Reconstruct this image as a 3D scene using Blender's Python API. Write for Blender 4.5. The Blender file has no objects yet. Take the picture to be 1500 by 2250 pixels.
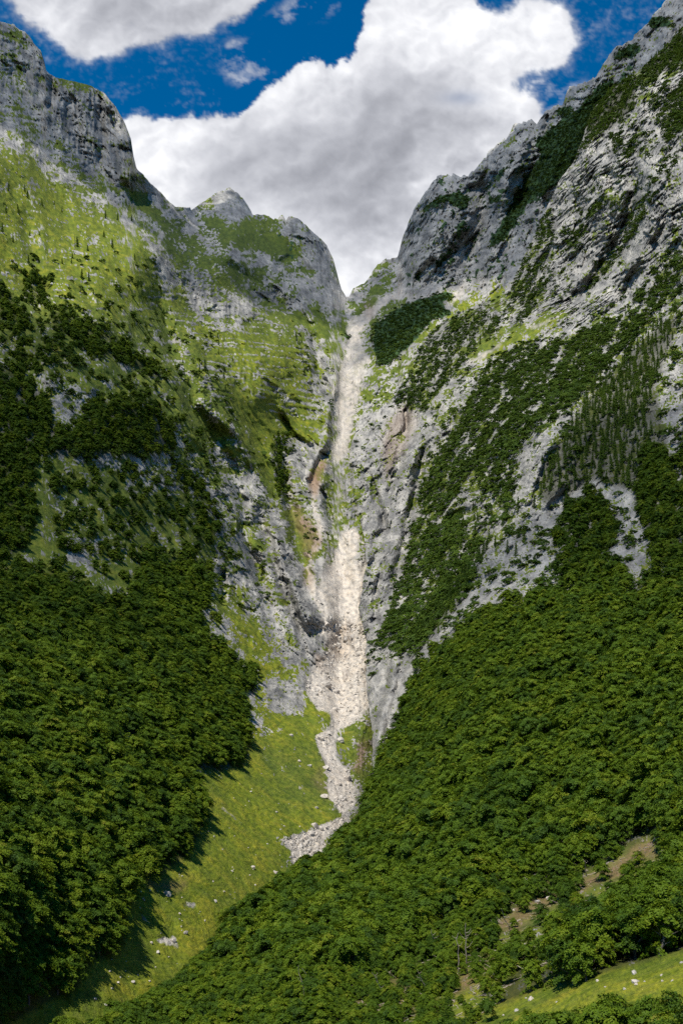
import bpy, math, random, time
import numpy as np
T0 = time.time()
rng = np.random.default_rng(7)
random.seed(7)
sc = bpy.context.scene
COL = sc.collection

# ------------------------------------------------------------------ camera, sky, sun, exposure
F = 2200.0; CX = 750.0; CY = 1700.0           # focal length and eye level, in photo pixels
cam_d = bpy.data.cameras.new('camera'); cam = bpy.data.objects.new('camera', cam_d); COL.objects.link(cam)
cam.location = (0, 0, 0); cam.rotation_euler = (math.radians(90), 0, 0)
cam_d.sensor_fit = 'VERTICAL'; cam_d.sensor_height = 36; cam_d.lens = 36 * F / 2250
cam_d.shift_y = (CY - 1125) / 2250; cam_d.clip_start = 0.5; cam_d.clip_end = 60000
sc.camera = cam

SUN_EL = math.radians(57); SUN_AZ = math.radians(-153)     # azimuth measured from the view direction, negative = left
sdir = np.array([math.sin(SUN_AZ) * math.cos(SUN_EL), math.cos(SUN_AZ) * math.cos(SUN_EL), math.sin(SUN_EL)])
w = bpy.data.worlds.new('World'); sc.world = w; w.use_nodes = True
nt = w.node_tree; bg = nt.nodes['Background']; sky = nt.nodes.new('ShaderNodeTexSky')
sky.sky_type = 'NISHITA'; sky.sun_disc = False; sky.sun_elevation = SUN_EL; sky.sun_rotation = SUN_AZ
sky.altitude = 1800; sky.air_density = 1.0; sky.dust_density = 0.2; sky.ozone_density = 8.0
hs = nt.nodes.new('ShaderNodeHueSaturation'); hs.inputs['Saturation'].default_value = 1.36; hs.inputs['Hue'].default_value = .493; hs.inputs['Value'].default_value = 1.5
nt.links.new(sky.outputs[0], hs.inputs['Color']); nt.links.new(hs.outputs[0], bg.inputs[0]); bg.inputs[1].default_value = 0.07
sl = bpy.data.lights.new('sun', 'SUN'); so = bpy.data.objects.new('sun', sl); COL.objects.link(so)
sl.energy = 5.0; sl.angle = math.radians(0.5); sl.color = (1.0, 0.94, 0.82)
from mathutils import Vector, Matrix
so.rotation_euler = Vector(sdir.tolist()).to_track_quat('Z', 'Y').to_euler()
sc.view_settings.view_transform = 'Standard'; sc.view_settings.look = 'None'
sc.view_settings.exposure = 0.32; sc.view_settings.gamma = 1.0
try:
    sc.cycles.use_denoising = False
    sc.cycles.use_adaptive_sampling = False
    sc.cycles.max_bounces = 5; sc.cycles.diffuse_bounces = 3; sc.cycles.transmission_bounces = 3
    sc.cycles.transparent_max_bounces = 16; sc.cycles.volume_bounces = 0
except Exception: pass

# ------------------------------------------------------------------ numpy noise
_p = np.random.default_rng(3).permutation(256).astype(np.int32)
PERM = np.concatenate([_p, _p, _p])
_a = np.linspace(0, 2 * np.pi, 256, endpoint=False)
GX = np.cos(_a).astype(np.float32); GY = np.sin(_a).astype(np.float32)
def noise2(x, y, seed=0):
    x = np.asarray(x, np.float32) + seed * 17.31; y = np.asarray(y, np.float32) + seed * 7.77
    xi = np.floor(x).astype(np.int32); yi = np.floor(y).astype(np.int32)
    xf = x - xi; yf = y - yi; xi &= 255; yi &= 255
    u = xf * xf * xf * (xf * (xf * 6 - 15) + 10); v = yf * yf * yf * (yf * (yf * 6 - 15) + 10)
    def g(dx, dy):
        h = PERM[PERM[(xi + dx) & 255] + ((yi + dy) & 255)]
        return GX[h] * (xf - dx) + GY[h] * (yf - dy)
    a = g(0, 0); b = g(1, 0); c = g(0, 1); d = g(1, 1)
    return (a + u * (b - a) + v * ((c + u * (d - c)) - (a + u * (b - a)))) * 1.5
def fbm(x, y, oct=4, seed=0, gain=0.5):
    s = 0; a = 1; n = 0
    for i in range(oct):
        s = s + a * noise2(x * 2.0 ** i, y * 2.0 ** i, seed + i); n += a; a *= gain
    return s / n
def ridged(x, y, oct=4, seed=0, gain=0.5):
    s = 0; a = 1; n = 0
    for i in range(oct):
        s = s + a * (1 - 2 * np.abs(noise2(x * 2.0 ** i, y * 2.0 ** i, seed + i))); n += a; a *= gain
    return s / n
def cells(x, y, seed=0):
    """angular blocks: each cell is its own tilted plane; returns (height, crack between blocks)"""
    x = np.asarray(x, np.float32) + seed * 13.7; y = np.asarray(y, np.float32) + seed * 5.3
    xi = np.floor(x).astype(np.int32); yi = np.floor(y).astype(np.int32); f1 = np.full(x.shape, 9., np.float32); f2 = f1.copy(); hh = np.zeros_like(f1)
    for dx in (-1, 0, 1):
        for dy in (-1, 0, 1):
            cx = xi + dx; cy = yi + dy; h = PERM[PERM[cx & 255] + (cy & 255)]; h2 = PERM[h + 77]; h3 = PERM[h2 + 31]
            px = cx + h / 256. - x; py = cy + h2 / 256. - y; d = px * px + py * py
            v = (GX[h3] * px + GY[h3] * py) * .9 + (h3 / 255. - .5) * .9
            m = d < f1; f2 = np.where(m, f1, np.minimum(f2, d)); hh = np.where(m, v, hh); f1 = np.where(m, d, f1)
    return hh, np.sqrt(f2) - np.sqrt(f1)
def sstep(a, b, x):
    t = np.clip((x - a) / (b - a), 0, 1); return t * t * (3 - 2 * t)
def interp(x, pts):
    p = np.array(pts, float); return np.interp(x, p[:, 0], p[:, 1])

# ------------------------------------------------------------------ region maps (where rock, grass, scree and woods lie)
RX0, RY0, RS = -700, -700, 4
RW, RH = (2300 - RX0) // RS, (2700 - RY0) // RS
_gx = RX0 + (np.arange(RW) + .5) * RS; _gy = RY0 + (np.arange(RH) + .5) * RS
def fill(pts):
    m = np.zeros((RH, RW), bool); P = pts; n = len(P)
    X, Y = np.meshgrid(_gx, _gy)
    for i in range(n):
        x1, y1 = P[i]; x2, y2 = P[(i + 1) % n]
        if y1 == y2: continue
        c = ((Y >= min(y1, y2)) & (Y < max(y1, y2)))
        xi = x1 + (Y - y1) * (x2 - x1) / (y2 - y1)
        m ^= c & (X < xi)
    return m
def blur(m, s):
    s = s / RS; r = int(3 * s) + 1; k = np.exp(-0.5 * (np.arange(-r, r + 1) / s) ** 2); k /= k.sum()
    m = np.pad(m.astype(np.float32), r, mode='edge')
    m = sum(k[i] * m[i:i + RH, :] for i in range(2 * r + 1))
    return sum(k[i] * m[:, i:i + RW] for i in range(2 * r + 1))
def paint(base, items, s=7):
    m = np.full((RH, RW), base, np.float32)
    for v, pts in items: m[fill(pts)] = v
    return blur(m, s)
def samp(m, x, y):
    fx = np.clip((x - RX0) / RS - .5, 0, RW - 1.01); fy = np.clip((y - RY0) / RS - .5, 0, RH - 1.01)
    ix = fx.astype(np.int32); iy = fy.astype(np.int32); u = fx - ix; v = fy - iy
    return (m[iy, ix] * (1 - u) + m[iy, ix + 1] * u) * (1 - v) + (m[iy + 1, ix] * (1 - u) + m[iy + 1, ix + 1] * u) * v
def warp(x, y, a=9, s=60, seed=40):
    return x + a * fbm(x / s, y / s, 4, seed) * 2, y + a * fbm(x / s, y / s, 4, seed + 9) * 2

SKY = [(-400, -170), (-200, -60), (-60, 22), (0, 45), (25, 52), (50, 66), (65, 80), (90, 110), (98, 135), (102, 155), (118, 168), (160, 178), (200, 188), (230, 205),
       (255, 235), (275, 270), (288, 305), (294, 345), (300, 370), (330, 400), (365, 435), (385, 452), (422, 459), (450, 440), (480, 420),
       (505, 412), (525, 425), (545, 450), (555, 470), (580, 470), (600, 480), (611, 482), (614, 474), (621, 471), (627, 483), (635, 473), (660, 485),
       (690, 510), (718, 540), (732, 570), (740, 600), (750, 635), (760, 652), (767, 652), (775, 634), (800, 622), (830, 580), (850, 567),
       (873, 565), (885, 520), (900, 480), (915, 450), (945, 400), (960, 387), (1005, 382), (1028, 385), (1050, 365), (1075, 330),
       (1110, 300), (1130, 275), (1160, 262), (1178, 268), (1200, 240), (1235, 225), (1245, 195), (1300, 175), (1320, 145), (1350, 105),
       (1385, 85), (1420, 50), (1455, 10), (1480, -30), (1600, -150), (1750, -230), (1950, -300)]
EDGE = [(-420, 1800), (-200, 1680), (-60, 1590), (60, 1500), (110, 1455), (150, 1410), (200, 1335), (250, 1297), (310, 1277), (350, 1262), (400, 1227),
        (450, 1202), (500, 1182), (550, 1157), (600, 1135), (632, 1122), (665, 1060), (690, 1000), (720, 955), (760, 915), (800, 862), (830, 825),
        (880, 796), (950, 776), (1010, 766), (1080, 780), (1160, 797), (1240, 805), (1290, 795), (1340, 787), (1400, 802), (1450, 805),
        (1480, 802), (1560, 812), (1620, 817), (1680, 818), (1720, 815), (1760, 805), (1810, 795), (1870, 745), (1920, 685), (1975, 610),
        (2040, 530), (2130, 455), (2210, 365), (2240, 250), (2300, 110), (2400, -100), (2600, -500)]
def skyline(x): return interp(x, SKY) + (3.0 + 3.5 * sstep(860, 960, x)) * (fbm(x / 20, x * 0, 5, 5, .6) + .5 * np.abs(noise2(x / 11, x * 0, 8)) + .9 * cells(x / 13., x * 0 + .5, 4)[0]) * sstep(1, 60, np.abs(x - 763)) * (1 - .6 * sstep(100, 160, x) * (1 - sstep(280, 300, x)))
def sedge(y): return interp(y, EDGE) + 5.0 * fbm(y / 26, y * 0, 4, 6)

# vegetation share of the ground
VEG = paint(.45, [
    (.42, [(-400, 200), (0, 285), (130, 345), (230, 400), (330, 470), (360, 540), (250, 480), (150, 420), (60, 350), (0, 330), (-400, 280)]),
    (.74, [(-400, 270), (0, 330), (60, 352), (150, 425), (250, 485), (330, 545), (330, 600), (200, 620), (0, 620), (-400, 600)]),
    (.72, [(-400, 560), (0, 580), (200, 590), (330, 570), (380, 660), (420, 740), (480, 860), (420, 960), (300, 900), (0, 780), (-400, 800)]),
    (.10, [(-400, -400), (0, 30), (100, 100), (120, 160), (240, 200), (300, 330), (310, 395), (240, 400), (180, 385), (120, 330), (60, 270), (0, 230), (-400, 150)]),
    (.36, [(-400, -400), (0, 30), (50, 60), (70, 140), (110, 200), (60, 270), (0, 230), (-400, 150)]),
    (.95, [(118, 166), (160, 176), (205, 188), (225, 200), (200, 200), (160, 192), (125, 190)]),
    (.40, [(0, 250), (90, 270), (160, 330), (220, 385), (300, 400), (390, 470), (330, 450), (240, 430), (120, 380), (0, 300)]),
    (.16, [(300, 380), (400, 455), (440, 470), (430, 490), (470, 540), (400, 510), (330, 440)]),
    (.72, [(270, 400), (330, 440), (400, 500), (450, 540), (560, 590), (620, 600), (560, 640), (480, 640), (420, 590), (360, 550), (330, 500)]),
    (.20, [(335, 540), (400, 590), (480, 650), (560, 640), (640, 640), (700, 670), (640, 700), (520, 690), (430, 700), (380, 660), (340, 600)]),
    (.30, [(420, 500), (520, 500), (620, 560), (740, 620), (762, 660), (740, 690), (640, 640), (540, 590), (450, 540)]),
    (.13, [(440, 470), (480, 425), (505, 408), (550, 450), (560, 490), (500, 480)]),
    (.88, [(430, 468), (490, 490), (545, 480), (620, 490), (640, 520), (665, 550), (640, 565), (540, 545), (470, 510)]),
    (.10, [(612, 470), (660, 480), (720, 540), (745, 620), (765, 655), (700, 650), (660, 600), (680, 560), (640, 520), (618, 500)]),
    (.70, [(600, 560), (660, 570), (700, 600), (660, 600), (610, 580)]),
    (.72, [(560, 660), (640, 680), (720, 690), (745, 730), (755, 770), (700, 740), (640, 760), (580, 700)]),
    (.60, [(440, 730), (560, 700), (680, 760), (720, 850), (710, 950), (600, 930), (500, 880), (450, 800)]),
    (.30, [(650, 720), (700, 760), (740, 850), (735, 920), (715, 960), (690, 900), (670, 800)]),
    (.60, [(380, 600), (450, 720), (500, 860), (560, 1000), (600, 1100), (540, 1100), (480, 960), (420, 860), (370, 700)]),
    (.93, [(500, 850), (560, 870), (640, 920), (715, 965), (660, 960), (610, 950), (600, 1000), (620, 1100), (590, 1080), (540, 960)]),
    (.85, [(385, 860), (440, 900), (480, 960), (520, 1040), (590, 1160), (560, 1200), (480, 1080), (430, 1000)]),
    (.74, [(-100, 1000), (100, 1000), (250, 1030), (400, 1040), (470, 1150), (460, 1260), (250, 1300), (-100, 1260)]), (.3, [(280, 1020), (420, 1040), (430, 1090), (290, 1070)]), (.3, [(140, 1180), (210, 1180), (215, 1250), (150, 1240)]),
    (.35, [(450, 960), (520, 1000), (600, 1100), (640, 1200), (680, 1330), (720, 1400), (700, 1500), (640, 1480), (560, 1350), (520, 1200)]),
    (.90, [(515, 1130), (570, 1170), (590, 1230), (555, 1200)]),
    (.12, [(600, 1160), (650, 1220), (690, 1330), (725, 1400), (712, 1470), (670, 1440), (620, 1300), (600, 1230)]),
    (.20, [(600, 960), (650, 970), (700, 1010), (690, 1060), (660, 1080), (640, 1040)]),
    (.75, [(640, 1100), (680, 1140), (700, 1200), (670, 1240), (640, 1160)]),
    (.75, [(480, 1280), (540, 1340), (580, 1400), (620, 1460), (640, 1500), (600, 1520), (540, 1440), (500, 1360)]),
    (.90, [(560, 1530), (600, 1560), (660, 1520), (700, 1550), (728, 1572), (715, 1600), (692, 1612), (695, 1650), (720, 1720), (756, 1795), (640, 1840), (520, 1760), (540, 1660)]),
    (.08, [(580, 1500), (640, 1490), (664, 1530), (666, 1565), (620, 1570), (580, 1550)]),
    (.30, [(545, 1520), (578, 1570), (600, 1610), (570, 1620), (550, 1560)]),
    (1.0, [(420, 1690), (470, 1700), (560, 1650), (640, 1720), (700, 1770), (758, 1797), (700, 1810), (620, 1842), (642, 1900), (600, 1960), (540, 2000), (400, 2200), (200, 2400), (-400, 2600), (-400, 2100), (0, 2050), (270, 1920), (420, 1800)]),
    (.72, [(738, 1640), (760, 1600), (812, 1555), (820, 1700), (790, 1740), (765, 1690), (740, 1670)]),
    (.60, [(715, 1820), (770, 1805), (760, 1850), (700, 1860)]),
    (.42, [(690, 1060), (720, 1030), (760, 1030), (740, 1110), (735, 1240), (700, 1270), (690, 1180)]),
    (.55, [(770, 640), (800, 625), (860, 640), (820, 690), (770, 730), (745, 730), (740, 700)]),
    (.12, [(865, 560), (960, 370), (1600, -400), (1900, 400), (1130, 640), (1000, 640), (880, 655)]),
    (.55, [(950, 690), (1000, 650), (1060, 640), (1130, 610), (1110, 650), (1040, 680), (960, 720), (930, 740)]),
], 9)
VEGS = paint(.36, [
    (.20, [(760, 940), (860, 830), (930, 900), (900, 1100), (880, 1250), (830, 1420), (790, 1340), (800, 1240), (770, 1020)]),
    (.62, [(820, 800), (880, 760), (930, 720), (925, 760), (870, 830)]),
    
    (.13, [(1180, 420), (1240, 300), (1400, 240), (1500, 160), (1700, 100), (1700, 520), (1500, 540), (1380, 640), (1230, 740), (1200, 640)]),
    (.85, [(1320, 415), (1350, 430), (1385, 450), (1370, 462), (1330, 440)]),
    (.80, [(1020, 790), (1060, 745), (1130, 720), (1240, 685), (1240, 705), (1180, 730), (1100, 770), (1060, 800)]),
    (.70, [(1040, 690), (1120, 632), (1140, 640), (1100, 680)]),
    (.18, [(1130, 1080), (1180, 950), (1235, 930), (1200, 1060), (1140, 1150)]),
    (.30, [(1000, 1370), (1060, 1290), (1120, 1180), (1200, 1110), (1290, 1050), (1420, 1060), (1430, 1200), (1300, 1270), (1150, 1260), (1080, 1330)]),
    (.08, [(1170, 1120), (1290, 1055), (1330, 1060), (1220, 1170), (1180, 1180)]),
    (.55, [(700, 1500), (1700, 1250), (1700, 2700), (-400, 2700), (500, 2000)]),
    (.82, [(740, 2230), (880, 2090), (1050, 2010), (1270, 1920), (1430, 1830), (1480, 1860), (1480, 1940), (1300, 2060), (1100, 2200), (960, 2330), (740, 2300)]),
    (.10, [(780, 1380), (870, 1330), (940, 1260), (950, 1440), (900, 1530), (880, 1600), (845, 1700), (800, 1740), (800, 1560)]),
    (1.0, [(1040, 2210), (1200, 2160), (1330, 2125), (1500, 2075), (1800, 1980), (1800, 2180), (1500, 2260), (1300, 2400), (1000, 2450), (900, 2260)]),
], 9)
SCREE = paint(0, [
    (.6, [(753, 722), (768, 700), (790, 690), (830, 660), (850, 648), (835, 680), (800, 720), (790, 735), (815, 790), (800, 815), (796, 860), (784, 890), (781, 930), (771, 960), (767, 990), (742, 1018),
          (722, 1022), (724, 980), (738, 966), (742, 930), (742, 907), (732, 860), (743, 813), (753, 780), (762, 745)]),
    (.85, [(715, 1235), (735, 1205), (760, 1180), (775, 1240), (740, 1330), (722, 1400), (700, 1395), (712, 1330), (700, 1290)]), (.9, [(672, 1500), (690, 1470), (720, 1430), (745, 1480), (730, 1570), (700, 1560), (676, 1530)]),
    (1., [(765, 1160), (794, 1170), (788, 1200), (778, 1232), (820, 1238), (830, 1280), (810, 1330), (830, 1400), (830, 1460), (830, 1480), (805, 1520), (815, 1550), (774, 1590), (746, 1604), (734, 1630), (738, 1670),
          (766, 1690), (774, 1720), (784, 1740), (772, 1775), (757, 1797), (740, 1776), (718, 1750), (720, 1710), (712, 1670), (697, 1640), (697, 1612), (722, 1600), (728, 1570), (700, 1550), (678, 1510),
          (700, 1470), (718, 1440), (728, 1390), (718, 1350), (718, 1300), (710, 1286), (728, 1250), (742, 1200), (754, 1170)]),
    (.0, [(724, 1018), (745, 1016), (772, 1080), (795, 1172), (765, 1160), (750, 1172), (725, 1245), (700, 1180), (697, 1100)]), (.15, [(722, 1180), (740, 1150), (738, 1200), (722, 1240), (712, 1220)]), (.35, [(738, 1060), (748, 1060), (752, 1110), (742, 1110)]),
    (.8, [(686, 1050), (692, 1052), (692, 1100), (702, 1140), (716, 1166), (708, 1176), (686, 1220), (682, 1250), (700, 1290), (720, 1350), (705, 1350), (680, 1300), (673, 1250), (682, 1210), (700, 1170), (686, 1120)]),
    (1., [(758, 1793), (738, 1800), (690, 1823), (640, 1838), (615, 1843), (640, 1868), (645, 1905), (690, 1890), (720, 1858), (708, 1846), (745, 1818), (770, 1806)]),
    (.6, [(472, 1768), (490, 1770), (512, 1788), (540, 1812), (530, 1815), (500, 1792)]),
    (.42, [(560, 1640), (580, 1655), (650, 1720), (690, 1752), (680, 1758), (640, 1725), (575, 1668)]),
    (.8, [(296, 1995), (330, 2025), (345, 2040), (325, 2030), (300, 2005)]),
    (.7, [(330, 2060), (385, 2055), (400, 2085), (350, 2075)]), (.7, [(402, 1978), (440, 1985), (430, 1997), (405, 1990)]),
    (.8, [(340, 500), (360, 510), (375, 530), (350, 520)]), (.7, [(355, 515), (400, 540), (420, 550), (370, 530)]),
    (.8, [(870, 640), (885, 640), (850, 670), (800, 715), (775, 730), (820, 680)]), (.8, [(880, 620), (890, 640), (870, 660), (866, 645)]),
    (.7, [(780, 650), (900, 648), (960, 655), (900, 654), (780, 655)]), (.8, [(1005, 640), (1022, 620), (1015, 650), (970, 690), (985, 665)]),
    (.7, [(735, 670), (760, 655), (752, 672), (738, 680)]),
    (.7, [(1020, 800), (1030, 790), (1110, 745), (1105, 760), (1060, 790)]), (.6, [(1150, 720), (1225, 690), (1230, 700), (1170, 728)]),
], 4)
RUST = paint(0, [
    (.9, [(682, 1040), (705, 1015), (718, 1020), (700, 1060), (688, 1100), (680, 1080)]), (.6, [(645, 1110), (670, 1130), (695, 1160), (700, 1200), (690, 1230), (670, 1210), (650, 1160)]),
    (.8, [(676, 1250), (686, 1255), (684, 1280), (678, 1290)]), (.45, [(690, 1440), (712, 1450), (725, 1470), (700, 1470)]),
    (.22, [(850, 920), (905, 890), (910, 960), (870, 1000), (850, 1060), (840, 1000)]), (.3, [(720, 1380), (775, 1370), (770, 1440), (730, 1450)]),
    (.4, [(800, 670), (825, 665), (815, 690), (795, 700)]), (.7, [(320, 1938), (350, 1935), (400, 1930), (412, 1945), (370, 1955), (325, 1955)]),
    (.35, [(705, 1660), (730, 1760), (690, 1720)]), (.5, [(795, 1620), (815, 1640), (790, 1700), (770, 1690)]),
    (.8, [(980, 2170), (1040, 2120), (1080, 2090), (1120, 2110), (1060, 2160), (1000, 2190)]),
    (.8, [(1070, 2040), (1130, 2000), (1180, 1960), (1290, 1920), (1390, 1870), (1440, 1840), (1440, 1880), (1370, 1930), (1280, 1950), (1210, 1990), (1130, 2050)]),
    (.5, [(780, 2190), (900, 2130), (980, 2170), (900, 2230), (780, 2230)]),
], 6)
MUGO = paint(0, [(1, p) for p in [
    [(1385, 95), (1410, 100), (1395, 130), (1340, 130), (1350, 118)], [(1420, 40), (1450, 35), (1480, 55), (1425, 60)],
    [(1350, 165), (1310, 195), (1250, 255), (1185, 300), (1190, 340), (1150, 395), (1140, 415), (1100, 490), (1070, 550), (1105, 530), (1160, 450), (1240, 390), (1300, 320), (1330, 240), (1345, 195)],
    [(1215, 240), (1260, 232), (1250, 250), (1225, 255)], [(1175, 310), (1210, 280), (1250, 250), (1270, 260), (1215, 300), (1180, 330)],
    [(965, 430), (1010, 420), (1032, 440), (1022, 465), (985, 442), (920, 468), (930, 455)], [(1070, 440), (1120, 418), (1075, 452)],
    [(1040, 375), (1060, 400), (1048, 405)], [(1085, 390), (1140, 330), (1095, 400)], [(950, 580), (995, 545), (965, 588)], [(905, 610), (940, 585), (915, 615)],
    [(1000, 495), (1030, 475), (1010, 505)], [(960, 395), (975, 390), (970, 410)],
    [(822, 712), (870, 680), (910, 660), (990, 640), (997, 650), (970, 668), (992, 690), (950, 702), (920, 738), (890, 768), (855, 800), (828, 805), (820, 760)],
    [(750, 740), (765, 730), (768, 745)]]], 4)

# ------------------------------------------------------------------ distance of the ground (metres along the view) from control points
CPM = [(0,2250,150),(200,2200,170),(300,2100,200),(450,1980,240),(600,1900,300),(660,1850,335),(760,1790,385),(740,1700,450),(730,1600,520),(750,1500,620),
 (750,1350,720),(740,1200,860),(690,1100,960),(735,1000,1090),(760,850,1350),(775,730,1690),(790,660,1990),(766,650,2080),(450,1700,330),(0,2000,160),(-200,2200,110),(-300,1800,140),
 (0,1700,220),(200,1700,255),(400,1500,400),(200,1500,325),(0,1500,275),(-300,1400,240),(0,1200,420),(300,1200,530),(450,1200,640),(600,1200,800),(560,1400,600),(640,1350,700),(620,1600,480),(690,1480,630),
 (0,1000,490),(300,900,660),(0,700,640),(300,700,830),(600,1000,1000),(600,800,1170),(700,900,1230),(-300,900,430),(0,500,780),(300,550,1000),(0,350,930),(400,650,1130),(-300,300,760),
 (600,650,1650),(700,650,1850),(750,640,2050),(500,550,1550),(400,470,1750),(300,450,1380),(310,380,1460),(200,380,1330),(100,320,1240),(0,270,1150),(200,200,1560),(0,60,1480),(-300,-60,1350),
 (505,412,2650),(430,465,2250),(600,500,2450),(650,475,2480),(740,600,2330),(560,470,2560),
 (880,570,2180),(950,400,2180),(950,560,2000),(1000,630,1880),(1100,500,1860),(1180,270,2000),(1300,180,1900),(1500,10,1800),(1300,400,1600),(1500,200,1500),(1120,640,1560),
 (900,700,1620),(850,770,1430),(1000,720,1500),(1200,900,1350),(1200,1300,1150),(1000,1000,1200),(900,1300,900),(900,1600,690),(820,1600,560),(815,1500,640),(810,1300,800),(830,1100,980),(900,1900,450),(900,2200,330),(1500,1500,950),(1500,2200,420),(1800,600,1500),(1800,0,1750),(1800,2200,500),(700,2200,260)]
CPS = [(60,2280,130),(400,2170,170),(560,2000,230),(700,1910,275),(795,1790,345),(817,1650,440),(812,1500,570),(802,1400,660),(802,1250,765),(770,1000,1085),
 (820,830,1360),(930,730,1450),(870,900,1220),(900,1100,930),(900,1300,700),(880,1500,510),(900,1620,410),(1000,1400,440),(1050,1250,530),(1100,1100,620),
 (1000,1000,850),(1200,950,620),(1000,850,1080),(1100,750,1100),(1130,630,1270),(1180,540,1240),(1280,330,1200),(1450,110,1200),(1500,200,1050),(1500,400,850),
 (1350,600,950),(1350,800,720),(1500,700,680),(1500,1000,490),(1300,1100,520),(1500,1300,330),(1200,1300,400),(1000,1600,330),(1300,1500,280),(1500,1500,240),
 (900,1800,260),(1200,1800,210),(1500,1800,170),(900,2000,190),(1200,2000,160),(1500,2000,135),(700,2150,140),(1000,2200,115),(1300,2140,98),(1500,2100,92),
 (1300,2250,80),(1500,2250,70),(700,2300,110),(1500,2450,50),(200,2350,115),(-200,2450,100),(1000,2450,70),(1750,1500,190),(1750,800,520),(1750,2200,65),(1800,200,900),(1800,-200,1250),(2700,2450,46),(2700,1500,150),(2700,600,400),(1000,3200,38),(-500,3200,62),(2700,3200,26),(0,2800,70)]
def rbf(cp, lam):
    P = np.array(cp, float); xy = P[:, :2] / 1000; n = len(P); v = np.log(P[:, 2])
    r2 = ((xy[:, None] - xy[None]) ** 2).sum(-1); K = .5 * r2 * np.log(r2 + 1e-9)
    A = np.zeros((n + 3, n + 3)); A[:n, :n] = K + lam * np.eye(n); A[:n, n] = 1; A[:n, n + 1:] = xy; A[n:, :n] = A[:n, n:].T
    s = np.linalg.solve(A, np.concatenate([v, np.zeros(3)]))
    def f(x, y):
        x = np.asarray(x, float).ravel() / 1000; y = np.asarray(y, float).ravel() / 1000; out = np.empty(len(x))
        for a in range(0, len(x), 100000):
            b = slice(a, a + 100000); r = (x[b, None] - xy[:, 0]) ** 2 + (y[b, None] - xy[:, 1]) ** 2
            out[b] = (.5 * r * np.log(r + 1e-9)) @ s[:n] + s[n] + x[b] * s[n + 1] + y[b] * s[n + 2]
        return out
    return f
LM = rbf(CPM, 2e-4); LS = rbf(CPS, 2e-4)

def polyd(x, y, P):
    d = np.full(len(x), 1e9, np.float32); al = np.zeros(len(x), np.float32); tot = 0.; L = sum(math.hypot(b[0] - a[0], b[1] - a[1]) for a, b in zip(P[:-1], P[1:]))
    for (x1, y1), (x2, y2) in zip(P[:-1], P[1:]):
        dx, dy = x2 - x1, y2 - y1; t = np.clip(((x - x1) * dx + (y - y1) * dy) / (dx * dx + dy * dy), 0, 1)
        e = np.hypot(x - x1 - t * dx, y - y1 - t * dy); al = np.where(e < d, tot + t * math.hypot(dx, dy), al); tot += math.hypot(dx, dy); d = np.minimum(d, e)
    polyd.along = al / L
    return d
# furrows (+) and ribs (-): line, half width in photo pixels, depth as a share of the distance
FUR_M = [([(560, 1100), (600, 1230), (640, 1340), (690, 1440)], 20, .022), ([(600, 900), (650, 960), (700, 1000)], 12, .014), ([(520, 1060), (540, 1180), (580, 1300), (610, 1400)], 20, .02), ([(690, 720), (700, 820), (730, 900)], 16, .02), ([(700, 1060), (722, 1120), (738, 1180)], 12, .018), ([(760, 1040), (775, 1100), (780, 1160)], 10, .012), ([(655, 560), (680, 600), (700, 660)], 14, .012), ([(760, 700), (765, 800), (760, 900), (745, 1000), (735, 1100), (748, 1220), (755, 1350), (745, 1480), (750, 1600), (745, 1700)], 40, .034), ([(740, 790), (722, 900), (715, 960), (700, 1010)], 14, -.012), ([(620, 960), (625, 1020), (640, 1120), (655, 1200), (672, 1260), (676, 1330)], 22, .030), ([(720, 975), (700, 1030), (686, 1080)], 16, .02),
 ([(340, 540), (345, 640), (380, 780), (440, 930), (520, 1060), (560, 1150)], 30, .022), ([(250, 470), (330, 540), (400, 700), (470, 850), (520, 960), (600, 1120)], 40, -.02),
 ([(480, 1240), (492, 1290), (488, 1340)], 14, .02), ([(700, 650), (640, 640), (560, 590), (470, 540)], 26, -.02), ([(560, 640), (640, 690), (730, 780)], 30, .025),
 ([(700, 1400), (660, 1330), (610, 1220), (580, 1130)], 34, -.03), ([(150, 200), (160, 260), (170, 330)], 26, .012), ([(215, 210), (225, 300), (220, 380)], 16, .01),
 ([(110, 160), (115, 200), (100, 250)], 16, .015), ([(290, 330), (270, 260), (230, 200)], 40, -.02), ([(505, 412), (510, 470), (540, 540)], 40, -.03), ([(640, 480), (690, 560), (720, 640)], 40, -.02),
 ([(612, 484), (630, 484), (640, 560), (600, 600)], 14, .012), ([(960, 390), (980, 460), (950, 560), (930, 640)], 70, -.03), ([(1060, 370), (1070, 440), (1050, 520), (1010, 600)], 45, .025),
 ([(1160, 270), (1120, 360), (1100, 480), (1060, 600)], 50, -.02), ([(1250, 220), (1180, 330), (1130, 450), (1080, 560)], 40, .02), ([(1350, 120), (1280, 280), (1200, 420), (1130, 560)], 50, -.02),
 ([(873, 560), (885, 600), (880, 640)], 24, .02), ([(200, 850), (230, 900), (250, 1000)], 20, .015), ([(100, 620), (170, 720), (220, 850)], 30, .012), ([(45, 460), (80, 580), (110, 680)], 24, .012)]
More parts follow.
